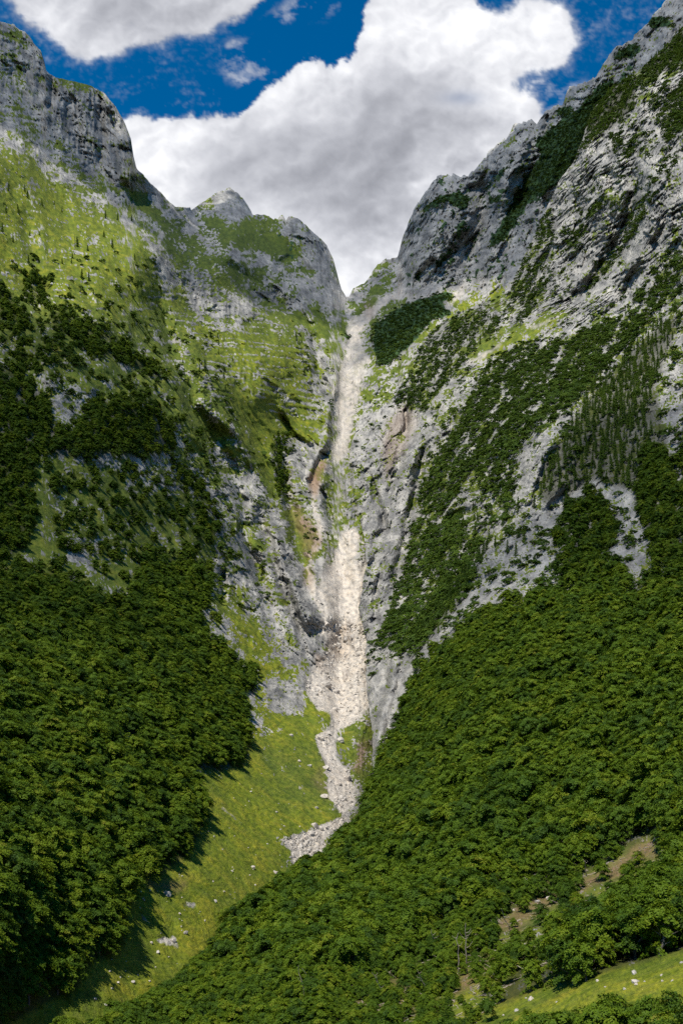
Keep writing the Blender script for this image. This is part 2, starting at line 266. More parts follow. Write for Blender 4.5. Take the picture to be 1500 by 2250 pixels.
FUR_S = [([(800, 1020), (830, 1100), (850, 1180)], 14, .02), ([(900, 880), (880, 1000), (850, 1100), (835, 1200)], 16, .02), ([(940, 920), (920, 1050), (890, 1180), (860, 1300)], 18, .02), ([(845, 1200), (825, 1300), (822, 1400)], 12, .018), ([(1010, 900), (960, 1010)], 14, .015), ([(860, 1420), (845, 1500), (830, 1580)], 9, .012), ([(1385, 320), (1390, 420), (1380, 500), (1320, 600), (1240, 690)], 30, .03), ([(1440, 300), (1440, 450), (1400, 560), (1330, 640), (1260, 740)], 34, -.02),
 ([(1330, 370), (1350, 400), (1340, 430)], 20, .012), ([(870, 1150), (830, 1180), (815, 1280)], 18, .02), ([(900, 950), (865, 1040), (840, 1160)], 26, -.015), ([(893, 890), (893, 960)], 9, .02),
 ([(990, 880), (960, 960), (920, 1080), (890, 1220), (840, 1380)], 40, .02), ([(1180, 900), (1120, 1040), (1060, 1160), (1000, 1260)], 40, .02), ([(1230, 930), (1160, 1060), (1130, 1150)], 30, -.02),
 ([(1260, 560), (1220, 660), (1150, 760), (1040, 860)], 40, -.015), ([(1040, 1120), (1000, 1130), (980, 1150)], 16, .02), ([(1290, 1060), (1200, 1140), (1080, 1260), (1010, 1350)], 36, .02),
 ([(870, 1400), (860, 1500), (830, 1600), (818, 1690)], 22, -.03), ([(1440, 1900), (1250, 1960), (1100, 2060), (1000, 2150), (880, 2200)], 40, .015)]

def ground(x, y, side):
    """final distance and surface masks at photo coordinates x, y; side 'm' main terrain, 's' right-hand slope"""
    x = np.asarray(x, np.float32).ravel(); y = np.asarray(y, np.float32).ravel()
    L = (LM if side == 'm' else LS)(x, y)
    wx, wy = warp(x, y)
    veg = samp(VEG if side == 'm' else VEGS, wx, wy); scr = samp(SCREE, x + 7 * fbm(x / 16, y / 16, 4, 3), y + 9 * fbm(x / 16, y / 16, 4, 13)); rust = samp(RUST, wx, wy)
    if side == 'm': mug = samp(MUGO, x + 8 * fbm(x / 16, y / 16, 3, 61), y + 8 * fbm(x / 16, y / 16, 3, 66))
    else: mug = np.zeros_like(x); scr = scr * (x > 960) 
    if side == 'm':
        fb = .6 * fbm((x * .80 + y * .60) / 20, (-x * .60 + y * .80) / 55, 4, 160) + .5 * fbm(x / 11, y / 9, 3, 165)
        mug = np.maximum(mug * (.75 + .8 * (fb + .25)), sstep(.16, .24, fb) * samp(BACK, x, y))
    rock = np.clip(1 - veg, 0, 1) * (1 - .8 * scr)
    # weight of the two fall-line directions: left side runs down to the right, right side down to the left
    wl = sstep(820, 720, x) if side == 'm' else np.zeros_like(x)
    cl = (x * .80 - y * .60); al = (x * .60 + y * .80)
    cr = (x * .86 + y * .52); ar = (-x * .52 + y * .86)
    jx = 14 * fbm(x / 70, y / 70, 3, 11)
    def both(fn, su, sv, *a):
        l = fn((cl + jx) / su, al / sv, *a) if (wl > 0).any() else 0
        r = fn((cr + jx) / su, ar / sv, *a) if (wl < 1).any() else 0
        return l * wl + r * (1 - wl)
    near = sstep(350, 700, np.exp(L))                           # near ground is smoother (meadow, woods)
    big = both(ridged, 95, 260, 3, 20); mid = both(ridged, 30, 75, 4, 24); sm = both(ridged, 9, 20, 3, 30)
    crag = ridged(wx / 13, wy / 11, 4, 50);  fine = fbm(x / 4.2, y / 4.2, 2, 55)
    cliff = samp(CLIFF, wx, wy) if side == 'm' else 0
    vert = ridged(x / 11 + .4 * fbm(x / 30, y / 30, 2, 71), y / 90, 4, 72)
    # rock beds
    if side == 'm':
        sL = y - .16 * x + 7 * fbm(x / 60, y / 60, 3, 80); sR = y + .30 * x + 9 * fbm(x / 60, y / 60, 3, 81); s = np.where(x < 765, sL, sR)
    else: s = y + .62 * x + 26 * fbm(x / 110, y / 110, 4, 82)
    per = 15 + 0 * s; ph = s / per + .7 * fbm(x / 120, s / 14, 2, 85); saw = ph - np.floor(ph)
    led = samp(LEDGE if side == 'm' else LEDGES, wx, wy) * (.25 + .75 * sstep(-.22, .18, fbm(x / 48, y / 40, 3, 112)))
    bed = sstep(0, .25, saw) * (1 - sstep(.75, 1, saw)); bed2 = (s / 5.2) - np.floor(s / 5.2)
    bw = np.clip(.35 + .9 * fbm(x / 90, y / 90, 2, 88) + led, 0, 1.5)
    bx = cl * wl + cr * (1 - wl); by = al * wl + ar * (1 - wl)
    # beds: along (u) and across (v) the bedding, which dips differently on each side
    if side == 'm':
        uL = x + .16 * y; uR = x - .30 * y; u = np.where(x < 765, uL, uR)
    else: u = x - .62 * y
    sw = s + 3.0 * fbm(x / 22, y / 22, 3, 121); uw = u + 8 * fbm(x / 30, y / 30, 2, 123)
    c1, k1 = cells(bx / 34 + .5 * fbm(x / 50, y / 50, 3, 118), by / 70, 1); c2, k2 = cells(uw / 27, sw / 8.5, 2); c3, k3 = cells(wx / 6.5, wy / 4.4, 3); c4, k4 = cells((bx + jx * .5) / 7.5, by / 26, 4)
    sub = .45 + 1.1 * np.clip(fbm(x / 75, y / 75, 3, 130) + .3, 0, 1); bd = np.maximum(sstep(-.25, .25, fbm(x / 85, y / 85, 3, 133)), led)   # where beds rule, else ribs
    lb = ridged(uw / 75, sw / 6.5, 3, 141); lr = ridged((bx + jx) / 7.5, by / 60, 3, 145)
    h = -.028 * big * (.2 + .8 * near) - rock * (.4 + .6 * near) * (.0075 * mid + .0085 * c1 + .0056 * sub * (bd * c2 + (1 - bd) * c4) + .0026 * sub * c3 + .0020 * sm) \
        + rock * near * (.0035 * bd * sstep(.55, .92, lb) + .0040 * (1 - bd) * sstep(.5, .9, lr)) \
        - rock * near * bw * bd * (.0060 * bed + .0020 * sstep(.2, .6, bed2)) - cliff * (.008 * vert) - .0014 * rock * fine
    h -= (1 - rock) * near * (.003 * mid + .0006 * crag) * (1 - scr)
    # outcrops standing out of the turf, turf on ledges
    sp = fbm(x / 5.6, y / 4.6, 3, 90) * .80 + fbm(x / 30, y / 24, 4, 94) * .75 + .42 * both(fbm, 18, 80, 3, 97) - .30 * (c2 * .6 + c3 * .5) * rock + (.30 + .5 * led) * bd * near * (bed - .5)
    thr = (veg - .5) * 1.15 + bw * .20 * (saw - .5) * near
    g = sstep(-.06, .06, sp + thr); g = np.where(veg > .97, 1, g)
    h -= (1 - g) * sstep(.25, .6, veg) * .0011 * (.4 + crag)
    # gravel and boulders in the gully bed
    st = 1 - np.clip(np.abs(noise2(x / 5.5, y / 4.2, 101)) * 2.2, 0, 1); st2 = 1 - np.clip(np.abs(noise2(x / 12, y / 9, 103)) * 2.2, 0, 1)
    rough = sstep(-.1, .5, fbm(x / 60, y / 60, 2, 106)) * .8 + .35
    rough = np.where((y > 1170) & (y < 1370), .12, rough)
    h += scr * rough * (.0034 * st + .0034 * st2 - .0022 * c3) + scr * .0035 * both(ridged, 16, 60, 3, 170)
    for P, wd, am in (FUR_M if side == 'm' else FUR_S):
        am = am * 1.4; d = polyd(x + .7 * jx, y + .4 * jx, P); k = np.clip(1 - d / wd, 0, 1); h += am * k * k * (3 - 2 * k) * sstep(0, .22, np.minimum(polyd.along, 1 - polyd.along))
    if side == 'm': h += .010 * np.exp(-np.clip(y - skyline(x), 0, 400) / 8)
    else: h += .02 * np.exp(-np.clip(x - sedge(y), 0, 400) / 10)
    h -= mug * .0030 * (1 + fbm(x / 5, y / 5, 3, 110))
    ck = np.clip(bd * sstep(.62, .9, lb) * .9 + .8 * led * sstep(.0, .12, saw) * (1 - sstep(.16, .34, saw)) + (1 - bd) * sstep(.6, .9, lr) * .8 + cliff * .7 * (1 - sstep(.15, .5, vert)) + .6 * sstep(.10, .45, fbm(x / 5.0, y / 3.6, 3, 150)), 0, 1) * (.35 + .65 * sstep(-.3, .2, fbm(x / 40, y / 40, 3, 153)))
    ground.extra = np.stack([ck, np.clip(.5 + .30 * c2 + .2 * c3 + .8 * fbm(x / 26, y / 26, 3, 157) - .42 * samp(DARK_ROCK, wx, wy) * sstep(-.35, .15, both(fbm, 14, 70, 3, 180)), 0, 1), np.clip(.5 + fbm(x / 9, y / 7, 4, 140), 0, 1)], -1)
    D = np.exp(L + h)
    g = g * (1 - scr); g2 = np.clip(g, 0, 1)
    return D, g2, scr, rust, mug, rock
LEDGE = paint(0, [(1, [(440, 730), (560, 700), (690, 760), (725, 850), (715, 950), (600, 940), (500, 880), (450, 800)]), (.7, [(0, 560), (330, 560), (400, 700), (380, 800), (200, 760), (0, 700)]), (.8, [(110, 290), (200, 300), (300, 340), (300, 400), (200, 400), (110, 340)]),
    (.8, [(250, 1020), (420, 1030), (430, 1130), (280, 1120)]), (.7, [(520, 640), (620, 660), (640, 720), (540, 720)]), (.5, [(620, 1000), (690, 1020), (680, 1080), (630, 1070)]), (.7, [(1180, 300), (1300, 170), (1500, 0), (1600, 100), (1300, 320), (1100, 560), (1060, 560)])], 12)
LEDGES = paint(.1, [(.62, [(1180, 420), (1240, 300), (1400, 240), (1500, 160), (1700, 100), (1700, 520), (1500, 540), (1380, 640), (1230, 740), (1200, 640)]), (.7, [(1130, 1080), (1180, 950), (1235, 930), (1200, 1060), (1140, 1150)]), (.7, [(880, 1180), (1000, 1000), (1100, 1100), (960, 1260)])], 12)
DARK_ROCK = paint(.1, [(1, [(800, 980), (850, 960), (920, 1000), (900, 1150), (870, 1300), (830, 1420), (795, 1340), (805, 1240), (785, 1100)]), (1, [(560, 1120), (640, 1180), (690, 1330), (725, 1400), (700, 1480), (640, 1400), (590, 1280)]), (.9, [(600, 960), (700, 1010), (690, 1060), (650, 1120), (610, 1050)]),  # share of darker grey rock on gorge walls and cliffs
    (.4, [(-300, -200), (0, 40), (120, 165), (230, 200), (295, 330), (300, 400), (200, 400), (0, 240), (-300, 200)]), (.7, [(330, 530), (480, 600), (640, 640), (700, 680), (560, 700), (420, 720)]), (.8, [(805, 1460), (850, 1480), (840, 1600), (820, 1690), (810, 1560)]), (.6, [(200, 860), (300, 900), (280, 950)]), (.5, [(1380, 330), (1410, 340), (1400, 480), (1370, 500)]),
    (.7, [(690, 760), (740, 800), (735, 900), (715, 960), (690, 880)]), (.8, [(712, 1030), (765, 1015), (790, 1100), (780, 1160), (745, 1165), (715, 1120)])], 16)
BACK = paint(0, [(1, [(885, 580), (925, 470), (970, 400), (1080, 380), (1180, 300), (1320, 180), (1500, 60), (1500, 300), (1130, 620), (950, 640), (880, 640)]), (.8, [(560, 480), (700, 540), (740, 620), (650, 600)])], 14)
CLIFF = paint(0, [(1, [(110, 165), (240, 190), (300, 330), (300, 395), (230, 385), (150, 330), (90, 270)]), (.6, [(335, 540), (480, 620), (640, 640), (700, 670), (560, 690), (400, 720)]),
                  (.7, [(-300, -200), (0, 40), (100, 150), (110, 260), (0, 230)]), (.8, [(460, 770), (560, 800), (560, 870), (480, 820)]), (.7, [(620, 475), (700, 500), (760, 650), (690, 620), (650, 540)])], 10)
def world(x, y, D): return np.stack([(x - CX) / F * D, D, (CY - y) / F * D], -1)

# ------------------------------------------------------------------ materials
def mat(name):
    m = bpy.data.materials.new(name); m.use_nodes = True; n = m.node_tree
    b = n.nodes['Principled BSDF']; b.inputs['Specular IOR Level'].default_value = .15; b.inputs['Roughness'].default_value = .9
    return m, n, b
class N:
    def __init__(s, n): s.n = n
    def new(s, t, **k):
        d = s.n.nodes.new(t)
        for a, v in k.items(): setattr(d, a, v)
        return d
    def l(s, a, b): s.n.links.new(a, b)
    def attr(s, name): return s.new('ShaderNodeAttribute', attribute_name=name)
    def noise(s, vec, scale, detail=6, rough=.6, dist=0):
        d = s.new('ShaderNodeTexNoise'); d.inputs['Scale'].default_value = scale; d.inputs['Detail'].default_value = detail
        d.inputs['Roughness'].default_value = rough; d.inputs['Distortion'].default_value = dist
        if vec is not None: s.l(vec, d.inputs['Vector'])
        return d
    def ramp(s, f, stops):
        d = s.new('ShaderNodeValToRGB'); e = d.color_ramp.elements
        while len(e) < len(stops): e.new(.5)
        for i, (p, c) in enumerate(stops): e[i].position = p; e[i].color = (*c, 1) if len(c) == 3 else c
        s.l(f, d.inputs[0]); return d
    def mix(s, f, a, b, bt='MIX'):
        d = s.new('ShaderNodeMix', data_type='RGBA', blend_type=bt); d.clamp_factor = True
        for sock, v in ((d.inputs['Factor'], f), (d.inputs[6], a), (d.inputs[7], b)):
            if isinstance(v, (int, float)): sock.default_value = v
            elif isinstance(v, tuple): sock.default_value = (*v, 1)
            else: s.l(v, sock)
        return d.outputs[2]
    def math(s, op, a, b=0.):
        d = s.new('ShaderNodeMath', operation=op)
        for i, v in enumerate((a, b)):
            if isinstance(v, (int, float)): d.inputs[i].default_value = v
            else: s.l(v, d.inputs[i])
        return d.outputs[0]
def terrain_mat():
    m, n, b = mat('mountain_ground'); q = N(n)
    geo = q.new('ShaderNodeTexCoord'); co = geo.outputs['Object']
    A = q.new('ShaderNodeSeparateColor'); at = q.attr('cover'); q.l(at.outputs['Color'], A.inputs[0])
    B = q.new('ShaderNodeSeparateColor'); bt = q.attr('cover2'); q.l(bt.outputs['Color'], B.inputs[0])
    grass, scree, rust = A.outputs[0], A.outputs[1], A.outputs[2]; mugo, wood, tone = B.outputs[0], B.outputs[1], B.outputs[2]
    n1 = q.noise(co, .015, 8, .62); n2 = q.noise(co, .11, 8, .7, .4); n3 = q.noise(co, .7, 7, .7); nl = q.noise(co, .004, 4, .5)
    rk = q.ramp(n1.outputs[0], [(.30, (.21, .205, .195)), (.5, (.31, .30, .285)), (.68, (.42, .405, .375))]).outputs[0]
    rk = q.mix(q.ramp(n2.outputs[0], [(.33, (1, 1, 1)), (.5, (0, 0, 0))]).outputs[0], rk, (.15, .15, .155))
    rk = q.mix(q.math('MULTIPLY', q.ramp(n3.outputs[0], [(.5, (0, 0, 0)), (.7, (1, 1, 1))]).outputs[0], .5), rk, (.50, .49, .46))
    E = q.new('ShaderNodeSeparateColor'); et = q.attr('cover3'); q.l(et.outputs['Color'], E.inputs[0])
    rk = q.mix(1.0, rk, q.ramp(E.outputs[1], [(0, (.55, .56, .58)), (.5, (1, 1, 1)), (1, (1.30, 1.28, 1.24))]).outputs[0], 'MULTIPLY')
    rk = q.mix(q.math('MULTIPLY', E.outputs[0], .80), rk, (.075, .078, .07))
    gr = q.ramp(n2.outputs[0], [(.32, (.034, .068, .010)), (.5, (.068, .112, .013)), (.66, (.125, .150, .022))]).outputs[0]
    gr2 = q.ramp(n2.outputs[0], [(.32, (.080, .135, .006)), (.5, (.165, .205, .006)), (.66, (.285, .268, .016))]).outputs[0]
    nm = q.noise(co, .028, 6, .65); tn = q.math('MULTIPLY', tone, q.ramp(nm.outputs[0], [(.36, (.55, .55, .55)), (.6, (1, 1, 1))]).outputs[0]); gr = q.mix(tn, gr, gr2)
    gr = q.mix(1.0, gr, q.ramp(E.outputs[2], [(.15, (.60, .66, .62)), (.5, (1, 1, 1)), (.85, (1.4, 1.28, 1.15))]).outputs[0], 'MULTIPLY')
    gr = q.mix(q.math('MULTIPLY', q.ramp(n3.outputs[0], [(.25, (1, 1, 1)), (.5, (0, 0, 0))]).outputs[0], .6), gr, (.022, .040, .010))
    gr = q.mix(q.math('MULTIPLY', q.ramp(n3.outputs[0], [(.4, (0, 0, 0)), (.75, (1, 1, 1))]).outputs[0], .45), gr, (.20, .19, .06))
    sc_ = q.ramp(n3.outputs[0], [(.3, (.25, .23, .205)), (.5, (.43, .395, .35)), (.7, (.57, .525, .47))]).outputs[0]
    sc_ = q.mix(q.math('MULTIPLY', q.ramp(n2.outputs[0], [(.5, (0, 0, 0)), (.66, (1, 1, 1))]).outputs[0], .5), sc_, (.52, .42, .31))
    sc_ = q.mix(1.0, sc_, q.ramp(E.outputs[2], [(.15, (.62, .62, .63)), (.45, (.95, .95, .95)), (.8, (1.25, 1.22, 1.17))]).outputs[0], 'MULTIPLY')
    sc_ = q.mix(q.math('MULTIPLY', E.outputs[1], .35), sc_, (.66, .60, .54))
    c = q.mix(rust, rk, (.27, .165, .10))
    c = q.mix(scree, c, sc_)
    brk = q.math('ADD', grass, q.math('MULTIPLY', q.math('SUBTRACT', n3.outputs[0], .5), .9))
    gm = q.ramp(brk, [(.38, (0, 0, 0)), (.6, (1, 1, 1))]).outputs[0]
    c = q.mix(gm, c, gr)
    c = q.mix(q.math('MULTIPLY', rust, q.ramp(n3.outputs[0], [(.3, (.25, .25, .25)), (.55, (.95, .95, .95))]).outputs[0]), c, (.20, .125, .075))
    mg = q.ramp(n2.outputs[0], [(.3, (.012, .030, .014)), (.5, (.026, .052, .020)), (.7, (.050, .088, .026))]).outputs[0]
    mg = q.mix(1.0, mg, q.ramp(E.outputs[2], [(.2, (.5, .55, .6)), (.8, (1.7, 1.7, 1.5))]).outputs[0], 'MULTIPLY')
    c = q.mix(q.ramp(mugo, [(.42, (0, 0, 0)), (.55, (1, 1, 1))]).outputs[0], c, mg)
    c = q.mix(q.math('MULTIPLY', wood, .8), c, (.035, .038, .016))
    q.l(c, b.inputs['Base Color'])
    bp = q.new('ShaderNodeBump'); bp.inputs['Strength'].default_value = .8; bp.inputs['Distance'].default_value = 3.0
    q.l(n2.outputs[0], bp.inputs['Height'])
    bp2 = q.new('ShaderNodeBump'); bp2.inputs['Strength'].default_value = .5; bp2.inputs['Distance'].default_value = .5
    q.l(n3.outputs[0], bp2.inputs['Height']); q.l(bp.outputs[0], bp2.inputs['Normal']); q.l(bp2.outputs[0], b.inputs['Normal'])
    return m
M_TER = terrain_mat()

def mesh_grid(name, V, nr, nc, keep, att, m):
    idx = np.arange(nr * nc).reshape(nr, nc)
    q = np.stack([idx[:-1, :-1], idx[1:, :-1], idx[1:, 1:], idx[:-1, 1:]], -1).reshape(-1, 4)
    if keep is not None: q = q[keep[:-1, :-1].ravel()]
    used, inv = np.unique(q, return_inverse=True); q = inv.reshape(-1, 4); V = V[used]
    me = bpy.data.meshes.new(name)
    me.vertices.add(len(V)); me.vertices.foreach_set('co', V.astype(np.float32).ravel())
    me.loops.add(len(q) * 4); me.loops.foreach_set('vertex_index', q.astype(np.int32).ravel())
    me.polygons.add(len(q)); me.polygons.foreach_set('loop_start', np.arange(0, len(q) * 4, 4, dtype=np.int32))
    me.polygons.foreach_set('loop_total', np.full(len(q), 4, np.int32)); me.polygons.foreach_set('use_smooth', np.ones(len(q), bool))
    me.update(calc_edges=True)
    for an, arr in att.items():
        a = me.color_attributes.new(an, 'FLOAT_COLOR', 'POINT'); c = np.ones((len(V), 4), np.float32); c[:, :3] = arr[used]; a.data.foreach_set('color', c.ravel())
    me.materials.append(m); o = bpy.data.objects.new(name, me); COL.objects.link(o); return o

# woods maps: share of trees standing on each spot
BL_M = paint(.0, [(.05, [(0, 600), (330, 700), (450, 900), (520, 1150), (500, 1400), (0, 1300)]),
    (1, [(-400, 1260), (0, 1260), (120, 1260), (180, 1285), (270, 1345), (295, 1290), (315, 1235), (400, 1225), (450, 1240), (462, 1300), (430, 1370), (470, 1410), (508, 1440), (520, 1500), (538, 1560), (548, 1640), (540, 1680),
         (480, 1695), (425, 1690), (420, 1725), (442, 1790), (437, 1840), (395, 1895), (360, 1915), (298, 1945), (280, 2005), (272, 2085), (190, 2120), (170, 2170), (80, 2215), (0, 2260), (-400, 2500)]),
    (0, [(258, 1590), (275, 1588), (320, 1640), (300, 1645)]),
    (.8, [(-400, 790), (0, 800), (50, 820), (100, 880), (125, 935), (150, 955), (180, 925), (205, 885), (260, 885), (300, 880), (345, 905), (370, 945), (385, 990), (330, 1000), (240, 1000), (190, 1015), (150, 1005), (95, 1000), (70, 1040), (78, 1120), (60, 1200), (0, 1240), (-400, 1260)]),
    (.8, [(-200, 620), (0, 635), (35, 660), (55, 700), (0, 710), (-200, 700)]), (.8, [(110, 680), (160, 700), (230, 722), (300, 780), (365, 825), (350, 840), (300, 812), (250, 785), (195, 780), (165, 745), (115, 715)]),
    (.5, [(45, 625), (65, 605), (110, 620), (100, 665), (60, 660)]), (.3, [(0, 700), (110, 720), (180, 800), (110, 840), (0, 770)]),
    (.4, [(385, 1010), (430, 1050), (470, 1110), (490, 1170), (450, 1200), (400, 1160), (380, 1070)]), (.16, [(90, 1040), (380, 1030), (400, 1180), (300, 1220), (240, 1240), (110, 1200)]),
    (.7, [(445, 1420), (500, 1430), (505, 1475), (455, 1480)]), (.8, [(512, 1470), (550, 1475), (560, 1525), (520, 1525)]), (.5, [(600, 965), (640, 955), (645, 985), (615, 1000)]),
    (.15, [(260, 1060), (420, 1080), (450, 1180), (300, 1180)]), (.7, [(600, 980), (615, 1000), (630, 1080), (615, 1090)])], 5)
CF_M = paint(0, [(.35, [(225, 480), (280, 490), (330, 620), (380, 700), (350, 730), (290, 640)]), (.05, [(0, 400), (300, 480), (350, 760), (0, 620)]), (.35, [(640, 740), (670, 740), (680, 820), (650, 800)]),
                 (.3, [(440, 620), (470, 700), (520, 830), (480, 800)]), (.10, [(330, 600), (480, 800), (620, 1100), (560, 1150), (420, 950)])], 5)
BL_S = paint(0, [
    (1, [(1800, 1180), (1500, 1235), (1400, 1295), (1300, 1290), (1200, 1300), (1100, 1340), (1040, 1360), (1000, 1405), (950, 1450), (905, 1500), (885, 1560), (860, 1620), (830, 1700), (800, 1740), (700, 1860), (400, 2100), (-500, 2700), (1900, 2700)]),
    (0, [(1035, 2222), (1120, 2200), (1200, 2168), (1260, 2160), (1330, 2138), (1400, 2118), (1500, 2088), (1800, 2000), (1800, 2160), (1500, 2235), (1420, 2268), (1300, 2300), (1200, 2310), (1120, 2330), (1020, 2360), (960, 2300)]),
    (.5, [(740, 2230), (850, 2140), (950, 2090), (1060, 2030), (1160, 2100), (1060, 2240), (900, 2320), (740, 2320)]), (.5, [(1060, 2040), (1180, 1950), (1280, 1920), (1450, 1830), (1470, 1960), (1300, 2070), (1150, 2130)]),
    (.10, [(975, 2215), (1010, 2150), (1060, 2100), (1110, 2090), (1110, 2140), (1060, 2200), (1030, 2240), (985, 2250)]),
    (.08, [(1070, 2050), (1130, 1995), (1175, 1965), (1230, 1965), (1240, 2050), (1180, 2100), (1110, 2110)]),
    (.06, [(1260, 1960), (1290, 1915), (1380, 1862), (1440, 1832), (1460, 1850), (1450, 1930), (1380, 1975), (1290, 2020), (1230, 2040)]),
    (.9, [(1500, 1140), (1500, 640), (1700, 600), (1700, 1220), (1500, 1240), (1450, 1240), (1420, 1180), (1395, 1100), (1420, 980), (1440, 850)]),
    (.5, [(1210, 1190), (1240, 1120), (1300, 1080), (1335, 1110), (1350, 1170), (1330, 1230), (1390, 1290), (1240, 1290)]), (.6, [(1440, 1100), (1500, 1080), (1500, 1240), (1430, 1240)])], 5)
CF_S = paint(0, [
    (.9, [(1180, 1060), (1205, 1000), (1240, 960), (1250, 930), (1300, 860), (1370, 790), (1440, 720), (1500, 680), (1440, 850), (1420, 980), (1390, 1080), (1300, 1055), (1250, 1090), (1190, 1110)]),
    (.14, [(855, 850), (905, 780), (960, 700), (1040, 685), (1090, 695), (1095, 730), (1010, 790), (970, 850), (930, 900), (875, 890)]),
    (.8, [(1310, 215), (1380, 160), (1400, 180), (1390, 240), (1330, 290), (1290, 300), (1290, 260)]), (.8, [(1380, 140), (1470, 70), (1520, 60), (1520, 130), (1420, 170)]),
    (.14, [(1000, 1120), (1200, 1110), (1240, 1180), (1100, 1260), (1000, 1290)]), (.5, [(920, 1350), (1010, 1260), (1060, 1240), (1030, 1310), (960, 1390), (900, 1440)])], 5)
SHRUB_M = paint(.02, [(.13, [(0, 560), (350, 560), (560, 900), (640, 1200), (520, 1200), (0, 780)]), (.22, [(640, 700), (720, 760), (740, 900), (690, 930), (640, 800)]), (.25, [(480, 780), (520, 900), (500, 960), (440, 880)]), (.3, [(600, 960), (650, 955), (660, 985), (600, 1000)]),
    (.5, [(615, 1000), (630, 1000), (640, 1100), (625, 1120)]), (.2, [(440, 1000), (560, 1150), (600, 1300), (520, 1350), (440, 1200)]), (.3, [(650, 1120), (700, 1170), (690, 1230), (650, 1180)]), (0, [(0, 1690), (800, 1500), (800, 2300), (0, 2300)])], 5)
SH_S = paint(.24, [
    (1, [(855, 850), (900, 785), (955, 705), (1040, 685), (1095, 692), (1100, 735), (1015, 795), (970, 855), (930, 905), (870, 892)]),
    (1, [(1000, 950), (950, 1010), (925, 1080), (905, 1180), (880, 1260), (830, 1400), (815, 1450), (870, 1380), (930, 1300), (990, 1210), (1050, 1160), (1000, 1130), (1030, 1050), (1090, 1020), (1140, 1000), (1160, 960), (1220, 930), (1290, 860), (1370, 780), (1440, 690), (1500, 640), (1500, 560), (1440, 600), (1380, 700), (1280, 720), (1200, 760), (1120, 750), (1080, 790), (1040, 850)]),
    (1, [(815, 1450), (850, 1380), (900, 1290), (950, 1260), (1040, 1180), (1080, 1190), (1050, 1240), (1030, 1300), (1000, 1330), (960, 1380), (900, 1460), (870, 1440), (850, 1420)]),
    (1, [(1500, 40), (1420, 120), (1370, 150), (1320, 200), (1290, 260), (1270, 330), (1230, 400), (1190, 480), (1150, 560), (1115, 640), (1160, 700), (1200, 640), (1220, 600), (1205, 540), (1235, 470), (1255, 400), (1290, 330), (1330, 290), (1400, 230), (1420, 180), (1520, 150)]),
    (1, [(1280, 500), (1290, 450), (1340, 440), (1370, 470), (1340, 490), (1330, 540), (1260, 560), (1220, 520)]), (.9, [(1440, 200), (1530, 170), (1530, 300), (1460, 320), (1430, 260)]), (.9, [(1340, 300), (1400, 290), (1410, 340), (1370, 350), (1330, 340)]),
    (.9, [(1400, 420), (1440, 430), (1400, 510), (1370, 560), (1310, 620), (1280, 660), (1320, 590), (1370, 520)]), (.8, [(1440, 520), (1530, 500), (1530, 600), (1440, 640)]),
    (1, [(1150, 1100), (1100, 1120), (1060, 1060), (1040, 1010), (1090, 960), (1150, 950), (1120, 1040)]),
    (.03, [(1420, 450), (1500, 380), (1500, 520), (1440, 570), (1380, 640), (1300, 700), (1250, 740), (1230, 740), (1300, 660), (1380, 580)]),
    (.03, [(760, 900), (860, 890), (920, 900), (930, 960), (900, 1080), (880, 1200), (820, 1400), (790, 1340), (800, 1240), (770, 1020)]),
    (.5, [(775, 985), (800, 945), (855, 912), (850, 925), (805, 975), (785, 1010)]), (.6, [(855, 1105), (890, 1085), (880, 1110)]),
    (.02, [(820, 1480), (900, 1440), (880, 1560), (830, 1680)]), (.04, [(1120, 1120), (1190, 940), (1240, 930), (1190, 1060)]), (.05, [(1180, 1130), (1290, 1050), (1330, 1065), (1220, 1170)]),
    (.05, [(1180, 420), (1230, 390), (1330, 280), (1340, 380), (1260, 440), (1230, 520)]), (.05, [(1310, 470), (1390, 450), (1370, 500), (1310, 560), (1240, 600), (1260, 560)]),
    (.05, [(1020, 800), (1060, 745), (1240, 685), (1240, 705), (1060, 800)]), (0, [(500, 1500), (900, 1500), (1100, 1330), (1400, 1290), (1800, 1180), (1800, 2700), (0, 2700)])], 5)

